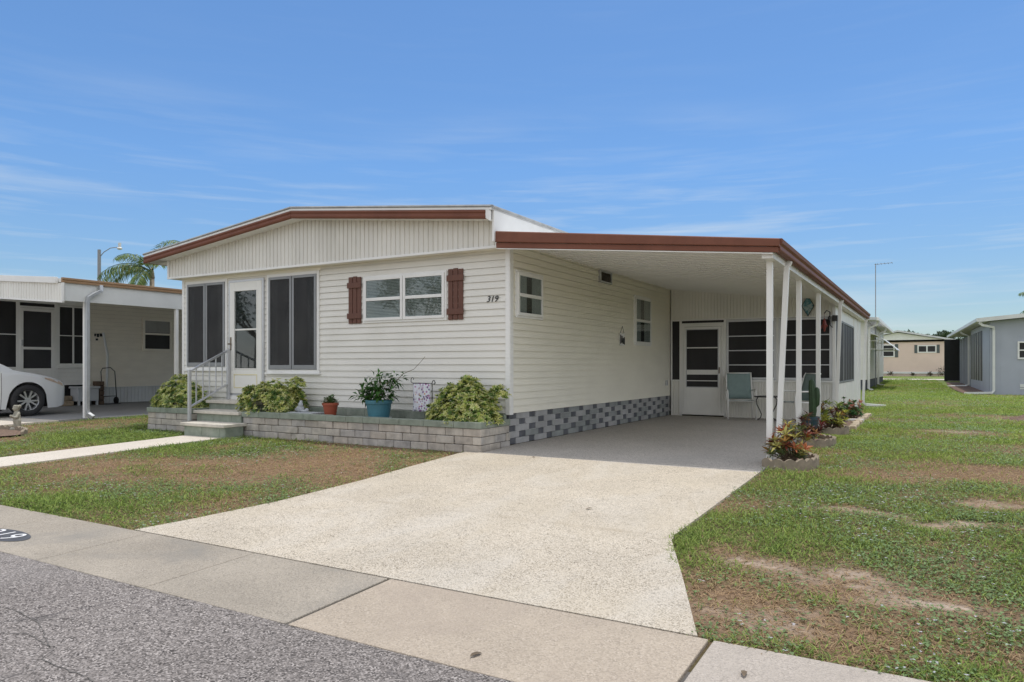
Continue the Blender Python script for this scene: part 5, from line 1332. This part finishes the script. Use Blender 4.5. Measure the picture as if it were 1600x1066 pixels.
B3 = thing('mobile_home', (2.9, 59.4, .28), 'peach sided mobile home with grey shutters at the far end of the lawn', 'house')
P3 = frame((0, 59.4, 0), (1, 0, 0), (0, -1, 0))
mb = MB(); siding(mb, P3, -1.2, 6.86, .66, 3.32, .15); mb.build('front_wall', M['pink'], B3)
mb = MB(); mb.box(-1.2, 6.86, 59.42, 70, .1, 3.3); mb.build('wall_core', M['pink'], B3)
mb = MB(); mb.lbox(P3, 6.80, 6.88, .66, 3.3, .0, .04); mb.build('corner_trim', M['white'], B3)
mb = MB(); mb.lbox(P3, -1.1, 6.8, .1, .52, -.1, -.02); mb.build('foundation', M['blockdark'], B3)
mb = MB(); mb.lbox(P3, -1.2, 6.88, .50, .66, -.05, .05); mb.build('base_trim', M['white'], B3)
zq = lambda x: 4.02 - abs(x - 2.9) * .19
mb = MB(); mb.prism([(-1.3, 59.25, 3.30), (6.9, 59.25, 3.30), (6.9, 59.25, zq(6.9) - .1), (2.9, 59.25, 3.92), (-1.3, 59.25, zq(-1.3) - .1)], (0, .1, 0)); mb.build('gable_panel', M['white'], B3)
mb = MB(); mb.prism([(-1.5, 58.9, zq(-1.5)), (2.9, 58.9, 4.12), (7.0, 58.9, zq(7.0) + .05), (7.0, 58.9, zq(7.0) - .08), (2.9, 58.9, 3.98), (-1.5, 58.9, zq(-1.5) - .13)], (0, 11.5, 0)); mb.build('roof', M['roofing'], B3)
def win3(a, b, z0, z1, n):
    mb = MB(); mb.ring(P3, a, b, z0, z1, .09, .0, .06)
    for k in range(1, n): c = a + (b - a) * k / n; mb.lbox(P3, c - .05, c + .05, z0 + .09, z1 - .09, .0, .06)
    w = mb.build('window', M['white'], B3)
    mb = MB(); mb.lbox(P3, a + .09, b - .09, z0 + .09, z1 - .09, .02, .025); mb.build('pane', M['screen'], w)
win3(4.33, 5.68, 2.22, 2.86, 2)
mb = MB(); mb.ring(P3, 1.55, 2.66, 1.88, 2.95, .09, 0, .06); mb.lbox(P3, 1.64, 2.57, 2.36, 2.46, 0, .06); w = mb.build('window', M['white'], B3)
mb = MB(); mb.lbox(P3, 1.64, 2.57, 1.97, 2.86, .02, .025); mb.build('pane', M['screen'], w)
for (a, b, z0, z1) in ((4.10, 4.31, 2.20, 2.88), (5.70, 5.91, 2.20, 2.88), (2.68, 2.92, 1.86, 2.97)):
    mb = MB(); mb.lbox(P3, a, b, z0, z1, .013, .05); mb.build('shutter', M['shuttergreen'], B3, bevel=.01)
for k, (x, s) in enumerate(((2.35, .35), (4.0, .2), (5.2, .35), (6.1, .75))):
    n = 60; c = np.array([x, 58.9, float(gz(58.9)) + .1]); u = rdir(n); u[:, 2] = np.abs(u[:, 2])
    t = thing('bare_bush', tuple(c), ('thin dry bush below the half hidden window of the peach home', 'smallest dry bush below the shuttered window of the peach home', 'middling dry bush right of the shuttered window of the peach home', 'widest dry bush at the right corner of the peach home')[k], 'bush', 'dry bushes at the peach wall')
    mb = MB()
    for j in range(14): a = u[j]; mb.tube([tuple(c), tuple(c + a * s * np.array([.6, .4, 1.1]))], [.02, .008], 4)
    mb.build('twig', M['stem'], t)
    leaves('foliage', c + u * s * np.array([.7, .4, 1.1]) * rng.uniform(.4, 1, (n, 1)), rdir(n), rdir(n), np.full(n, .12), np.full(n, .06), pick([(.10, .10, .05), (.08, .07, .04)], (1, 1), n), M['leaf'], t)
# path across the lawn in front of the peach home
def pth(pts, w, nm, lab):
    mb = MB()
    for a, b in zip(pts[:-1], pts[1:]):
        mb.poly([(a[0], a[1] - w, float(gz(a[1] - w)) + .03), (b[0], b[1] - w, float(gz(b[1] - w)) + .03), (b[0], b[1] + w, float(gz(b[1] + w)) + .03), (a[0], a[1] + w, float(gz(a[1] + w)) + .03)])
    tag(mb.build(nm, M['walk']), lab, 'path', kind='structure')
pth([(-30, 48.2), (6.4, 48.2), (6.9, 48.2)], 1.3, 'far_path', 'pale concrete path crossing the lawn before the peach home')
mb = MB(); mb.poly([(6.2, 45, float(gz(45)) + .035), (14, 45, float(gz(45)) + .035), (14, 56, float(gz(56)) + .035), (7.0, 56, float(gz(56)) + .035)]); tag(mb.build('far_driveway', M['walk']), 'pale concrete pad behind the blue grey home', 'driveway', kind='structure')

# blue grey home on the right
GT = R(2.1)
gx = Vector((math.cos(GT), math.sin(GT), 0)); gy = Vector((-math.sin(GT), math.cos(GT), 0)); go = Vector((7.36, 26.11, 0))
B4 = thing('mobile_home', tuple(go), 'blue grey mobile home on the right with a screened porch down its side', 'house')
P4 = frame(go, gx, -gy); P4s = frame(go, gy, -gx)
mb = MB(); mb.prism([P4(0, -.05, 0), P4(11, -.05, 0), P4(11, 3.05, 0), P4(5.5, 3.46, 0), P4(0, 2.955, 0)], gy * .2)
for a in (.35, 1.0, 2.2): mb.lbox(P4, a, a + .02, .0, 2.8 + a * .1, .0, .006)
mb.build('front_wall', M['bluegrey'], B4)
mb = MB(); mb.lbox(P4s, .02, 2.9, -.05, 2.95, -.15, .0); mb.lbox(P4s, 2.9, 8.6, -.05, .47, -.15, .0); mb.lbox(P4s, 2.9, 8.6, 2.72, 2.95, -.15, .0); mb.build('side_wall', M['bluegrey'], B4)
mb = MB()
for k in range(6): a = 2.9 + k * 1.14; mb.lbox(P4s, a - .03, a + .03, .47, 2.72, -.1, .0)
mb.build('porch_framing', M['fascia_grey'], B4)
mb = MB(); mb.lbox(P4s, 2.9, 8.6, .47, 2.72, -.02, -.012); mb.build('porch_screen', M['screen'], B4)
for a in (10.2, 12.0, 13.9, 15.7):
    mb = MB(); mb.lbox(P4s, a - .06, a + .06, .0, 2.75, -.12, .0); mb.build('carport_post', M['bluegrey'], B4)
mb = MB(); mb.lbox(P4, .6, 11, 0, 2.9, -19.5, -9.0); mb.lbox(P4, -.62, .59, 0, 2.85, -19.4, -19.25); mb.build('rear_wall', M['dark'], B4)
mb = MB()
E1 = lambda a, z, d: P4(a, z, d)
zf = lambda a: 2.95 + (a + .35) * .093
mb.prism([E1(-.38, zf(-.38) + .12, .4), E1(5.5, zf(5.5) + .12, .4), E1(11, zf(5.5) - .3, .4), E1(11, zf(5.5) - .42, .4), E1(5.5, zf(5.5), .4), E1(-.38, zf(-.38), .4)], gy * 19.4)
r = mb.build('roof', M['roofing'], B4)
mb = MB(); mb.prism([E1(-.42, zf(-.42) - .02, .43), E1(5.5, zf(5.5) - .02, .43), E1(5.5, zf(5.5) + .14, .43), E1(-.42, zf(-.42) + .14, .43)], gy * .04); mb.prism([E1(-.40, zf(-.4) - .02, .42), E1(-.50, zf(-.4) - .0, .42), E1(-.50, zf(-.4) + .13, .42), E1(-.40, zf(-.4) + .13, .42)], gy * 19.4); mb.build('fascia', M['fascia_grey'], r)
mb = MB(); mb.ring(P4, .92, 2.1, 1.42, 2.13, .06, .0, .05); mb.lbox(P4, .98, 2.04, 1.75, 1.80, .0, .05); w = mb.build('window', M['white'], B4)
mb = MB(); mb.lbox(P4, .98, 2.04, 1.48, 2.07, .012, .018); mb.build('pane', M['screen'], w)
mb = MB(); mb.lbox(P4, 1.0, 2.0, .30, .42, .0, .03); mb.lbox(P4, 1.0, 2.0, .22, .27, .0, .02); mb.build('skirt_vent', M['fascia_grey'], B4)
mb = MB(); mb.rect_tube([E1(-.4, 2.90, .35), E1(-.3, 2.80, .3), E1(.1, 2.72, .1), E1(.12, 2.6, .06), E1(.12, .15, .06), E1(.05, .06, .1), E1(-.9, .02, .12)], .09, .08, gy); mb.build('downspout', M['fascia_grey'], B4)
mb = MB(); mb.rect_tube([P4s(9.0, 2.90, .42), P4s(9.0, 2.80, .3), P4s(9.0, 2.7, .06), P4s(9.0, .2, .06), P4s(9.0, .1, .2), P4s(8.8, .06, 1.1)], .09, .08, gx); mb.build('downspout', M['fascia_grey'], B4)
mb = MB()
pp = [P4s(-.1, .0, .0), P4s(-.1, .0, .9), P4s(4, .0, 1.0), P4s(9, .0, .95), P4s(16, 0, .7), P4s(16, 0, .0)]
mb.poly([(p.x, p.y, float(gz(p.y)) + .035) for p in pp]); tag(mb.build('gravel_bed', M['mulch']), 'narrow brown mulch strip along the blue grey home', 'bed', kind='stuff')
# heap of dry mulch at the right
mb = MB(); N, Mr = 22, 7
for i in range(Mr):
    for j in range(N):
        def q(ii, jj):
            a = 2 * math.pi * jj / N; rr = ii / Mr; k = 1 + .18 * math.sin(3 * a + 1) + .1 * math.sin(7 * a)
            return (7.25 + .75 * rr * k * math.cos(a), 9.9 + .7 * rr * k * math.sin(a), -.03 + .19 * (1 - rr) ** 1.2 * (1 + .2 * math.sin(5 * a + ii)))
        mb.poly([q(i, j), q(i, j + 1), q(i + 1, j + 1), q(i + 1, j)])
tag(mb.build('mulch_heap', M['mulch']), 'low heap of dry brown mulch on the right lawn', 'mulch', kind='stuff')

# ------------------------------------------------------------------ far trees
def palm(name, base, h, label, nf, L, lean, seed, az0=0., span=360., group='palms above the roofs'):
    r = np.random.default_rng(seed)
    t = thing(name, base, label, 'palm', group)
    b = Vector(base); topv = b + Vector((lean[0], lean[1], h))
    mb = MB(); mb.tube([b, b.lerp(topv, .5) + Vector((-lean[0] * .1, 0, 0)), topv], [.17, .13, .11], 10)
    mb.tube([topv, topv + Vector((0, 0, .5))], [.13, .06], 8)
    mb.build('trunk', M['trunk'], t, smooth=True)
    Cs, Ds, Us, Ls, Ws = [], [], [], [], []
    mb = MB()
    for k in range(nf):
        a = R(az0 + span * (k + .3 * r.random()) / nf); el = r.uniform(.25, 1.15); 
        l = L * r.uniform(.85, 1.1); p = topv + Vector((0, 0, .3)); pts = [p.copy()]
        d = Vector((math.cos(a) * math.cos(el), math.sin(a) * math.cos(el), math.sin(el)))
        n = 26
        for j in range(n):
            d = (d + Vector((0, 0, -.055 - .03 * j / n))).normalized(); p = p + d * l / n; pts.append(p.copy())
            if j > 3:
                side = d.cross(UP).normalized(); upv = side.cross(d)
                ll = l * .24 * math.sin(math.pi * (j + 2) / (n + 4)) ** .7 + .05
                for s in (-1, 1):
                    for q in range(2):
                        pp = p - d * (l / n) * .5 * q
                        dr_ = (side * s * 1.0 + d * .55 + upv * r.uniform(-.25, .35) + Vector((0, 0, -.45))).normalized()
                        Cs.append(pp); Ds.append(dr_); Us.append(upv); Ls.append(ll * r.uniform(.8, 1.15)); Ws.append(.05)
        mb.tube(pts, [.03 * (1 - .8 * i / len(pts)) for i in range(len(pts))], 5)
    mb.build('frond_stalk', M['cactus'], t)
    n = len(Cs)
    leaves('frond', np.array(Cs), np.array(Ds), np.array(Us), np.array(Ls), np.array(Ws), pick([(.10, .17, .045), (.16, .22, .06), (.22, .25, .09)], (4, 4, 2), n), M['treeleaf'], t, droop=.35)
    return t
palm('palm_tree', (-27.3, 12.4, -.02), 5.4, 'green feathery palm rising behind the left hand roof', 9, 2.7, (.05, 0), 5, 150, 230)
palm('palm_tree', (12.75, 52.6, .2), 4.5, 'palm whose frond tip shows at the right edge above the blue grey roof', 12, 2.6, (0, 0), 9)
t = thing('street_lamp', (-39.6, 17.0, -.02), 'grey street lamp with a curved arm behind the left hand roof', 'street lamp')
mb = MB(); mb.tube([(-39.6, 17.0, -.02), (-39.6, 17.0, 8.4)], [.13, .10], 10); mb.build('pole', M['sashgrey'], t)
mb = MB(); mb.tube([(-39.6, 17.0, 7.9), (-39.35, 17.15, 8.25), (-39.0, 17.35, 8.5), (-38.65, 17.55, 8.55)], .025, 8); mb.build('arm', M['sashgrey'], t, smooth=True)
mb = MB(); mb.lathe([(.04, .08), (.09, .05), (.16, -.03), (.13, -.10), (.06, -.13)], (-38.5, 17.64, 8.52), 14); mb.tube([(-38.5, 17.64, 8.6), (-38.5, 17.64, 8.82)], .09, 8); mb.build('lamp_head', M['fascia_grey'], t)
def tree(base, h, r, n, label, seed, group='trees beyond the peach home'):
    rr = np.random.default_rng(seed); t = thing('broadleaf_tree', base, label, 'tree', group); b = Vector(base)
    mb = MB(); mb.tube([b, b + Vector((.1, 0, h * .45))], [.3, .2], 8)
    cl = []
    for k in range(9):
        a = rr.uniform(0, 6.28); e = b + Vector((r * .7 * math.cos(a) * rr.uniform(.3, 1), r * .6 * math.sin(a), h * rr.uniform(.6, .92))); cl.append((e, r * rr.uniform(.28, .5)))
        mb.tube([b + Vector((.1, 0, h * .4)), e], [.12, .04], 6)
    mb.build('trunk', M['stem'], t)
    per = n // len(cl); C = np.concatenate([np.array(c) + rdir(per) * q * rng.uniform(.3, 1, (per, 1)) * np.array([1, 1, .6]) for c, q in cl]); m = len(C)
    leaves('crown', C, rdir(m), rdir(m), rng.uniform(.2, .4, m), rng.uniform(.12, .22, m), pick([(.035, .065, .025), (.055, .09, .03), (.08, .11, .04)], (4, 4, 1), m), M['treeleaf'], t)
for k, (x, y, h, r_) in enumerate(((-44, -33, 9, 4.5), (-30, -37, 9, 4.5))):
    tree((x, y, -.2), h, r_, 1500, ('leafy tree across the street mirrored in the glass of the front door', 'leafy tree across the street mirrored in the shuttered front window')[k], 20 + k, 'trees across the street')
tree((3.4, 93.5, .3), 5.3, 3.2, 2600, 'dark tree showing over the middle of the peach home roof', 1)
tree((7.4, 97, .3), 5.4, 2.6, 2600, 'dark tree between the peach and blue grey roofs', 2)
tree((10.2, 98, .3), 5.8, 2.2, 2000, 'dark tree mostly hidden by the blue grey roof', 3)

# ------------------------------------------------------------- light and sky
SUN = Vector((.05, .16, 1)).normalized()
el = math.asin(SUN.z); azs = math.atan2(SUN.x, SUN.y)
w = bpy.data.worlds.new('World'); sc.world = w; w.use_nodes = True
nt = w.node_tree; bg = nt.nodes['Background']
sky = nd(nt, 'ShaderNodeTexSky', sky_type='NISHITA'); sky.sun_disc = False
sky.sun_elevation = el; sky.sun_rotation = azs
sky.air_density = 1.0; sky.dust_density = .25; sky.ozone_density = 1.6; sky.altitude = 0
tc = nd(nt, 'ShaderNodeTexCoord')
def cmap(scale, loc=(0, 0, 0), rot=(0, 0, 0)):
    m = nd(nt, 'ShaderNodeMapping'); m.inputs['Scale'].default_value = scale; m.inputs['Location'].default_value = loc; m.inputs['Rotation'].default_value = rot
    nt.links.new(tc.outputs['Generated'], m.inputs['Vector']); return m.outputs['Vector']
sx = nd(nt, 'ShaderNodeSeparateXYZ'); nt.links.new(tc.outputs['Generated'], sx.inputs[0])
az = nd(nt, 'ShaderNodeMath', operation='ARCTAN2'); nt.links.new(sx.outputs['Y'], az.inputs[0]); nt.links.new(sx.outputs['X'], az.inputs[1])
def band(ka, kz, oa, oz, scale, detail, rough, dist):
    cx = nd(nt, 'ShaderNodeCombineXYZ')
    for out_, k, o_, i in ((az.outputs[0], ka, oa, 0), (sx.outputs['Z'], kz, oz, 1)):
        q = nd(nt, 'ShaderNodeMath', operation='MULTIPLY_ADD'); q.inputs[1].default_value = k; q.inputs[2].default_value = o_
        nt.links.new(out_, q.inputs[0]); nt.links.new(q.outputs[0], cx.inputs[i])
    return noise(nt, cx.outputs[0], scale, detail, rough, dist)
n1 = band(1.5, 15., 4.2, 1.3, 1.7, 6, .55, .25)
n2 = band(2.6, 40., 9.1, 3.7, 2.0, 5, .55, .2)
pm = ramp(nt, band(1.3, 5., 2.7, .9, 1.6, 2, .5, 0.), [(.40, (0, 0, 0)), (.62, (1, 1, 1))])
c1 = ramp(nt, n1, [(.48, (0, 0, 0)), (.68, (.70, .70, .70))]); c2 = ramp(nt, n2, [(.52, (0, 0, 0)), (.72, (.32, .32, .32))])
cm = mix(nt, mix(nt, c1, pm, 1., 'MULTIPLY'), c2, 1., 'ADD')
lo = ramp(nt, sx.outputs['Z'], [(0., (.45, .45, .45)), (.09, (1, 1, 1)), (.20, (.85, .85, .85)), (.255, (.32, .32, .32)), (.34, (.06, .06, .06)), (1, (.03, .03, .03))])
streak = mix(nt, cm, lo, 1., 'MULTIPLY')
# unseen white cloud added behind and above the camera as fill light
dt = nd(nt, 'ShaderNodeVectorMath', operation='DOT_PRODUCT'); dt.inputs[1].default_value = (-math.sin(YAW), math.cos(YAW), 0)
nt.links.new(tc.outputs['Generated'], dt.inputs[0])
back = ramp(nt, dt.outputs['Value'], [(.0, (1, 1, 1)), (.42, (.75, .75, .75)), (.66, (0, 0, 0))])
fill_puff = ramp(nt, noise(nt, cmap((1.6, 1.6, 2.6), (2.2, 8.1, 3.3)), 2.2, 7, .6, .3), [(.36, (.3, .3, .3)), (.58, (.95, .95, .95))])
fill_cloud = mix(nt, back, fill_puff, 1., 'MULTIPLY')
SKYK = .14
base = mix(nt, sky.outputs[0], (.70, .93, 1.13), 1., 'MULTIPLY')
hz = ramp(nt, sx.outputs['Z'], [(0., (.84, .72, .68)), (.10, (.84, .76, .74)), (.26, (.90, .92, .95)), (.5, (1, 1, 1))])
base = mix(nt, base, hz, 1., 'MULTIPLY')
skyc = mix(nt, base, (5.0, 5.5, 5.9), streak)
skyc = mix(nt, skyc, (9.0, 8.9, 8.7), fill_cloud)
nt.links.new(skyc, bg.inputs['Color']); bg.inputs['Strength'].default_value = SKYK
sd = bpy.data.lights.new('sun', 'SUN'); sd.energy = 2.3; sd.angle = R(.53); sd.color = (1, .955, .89)
so = bpy.data.objects.new('sun', sd); col.objects.link(so); so.rotation_euler = SUN.to_track_quat('Z', 'Y').to_euler(); so.location = (0, 0, 30)

cd = bpy.data.cameras.new('camera'); cam = bpy.data.objects.new('camera', cd); col.objects.link(cam)
cam.location = (5.271, -9.009, 1.15); cam.rotation_euler = (R(90), 0, YAW)
cd.sensor_width = 36; cd.lens = 1127.3 / 1600 * 36; cd.shift_y = (571.8 - 533) / 1600; cd.clip_start = .05; cd.clip_end = 2000
sc.camera = cam
sc.view_settings.view_transform = 'Standard'; sc.view_settings.look = 'None'; sc.view_settings.exposure = 0.; sc.view_settings.gamma = 1
sc.cycles.max_bounces = 10; sc.cycles.diffuse_bounces = 7; sc.cycles.transparent_max_bounces = 8
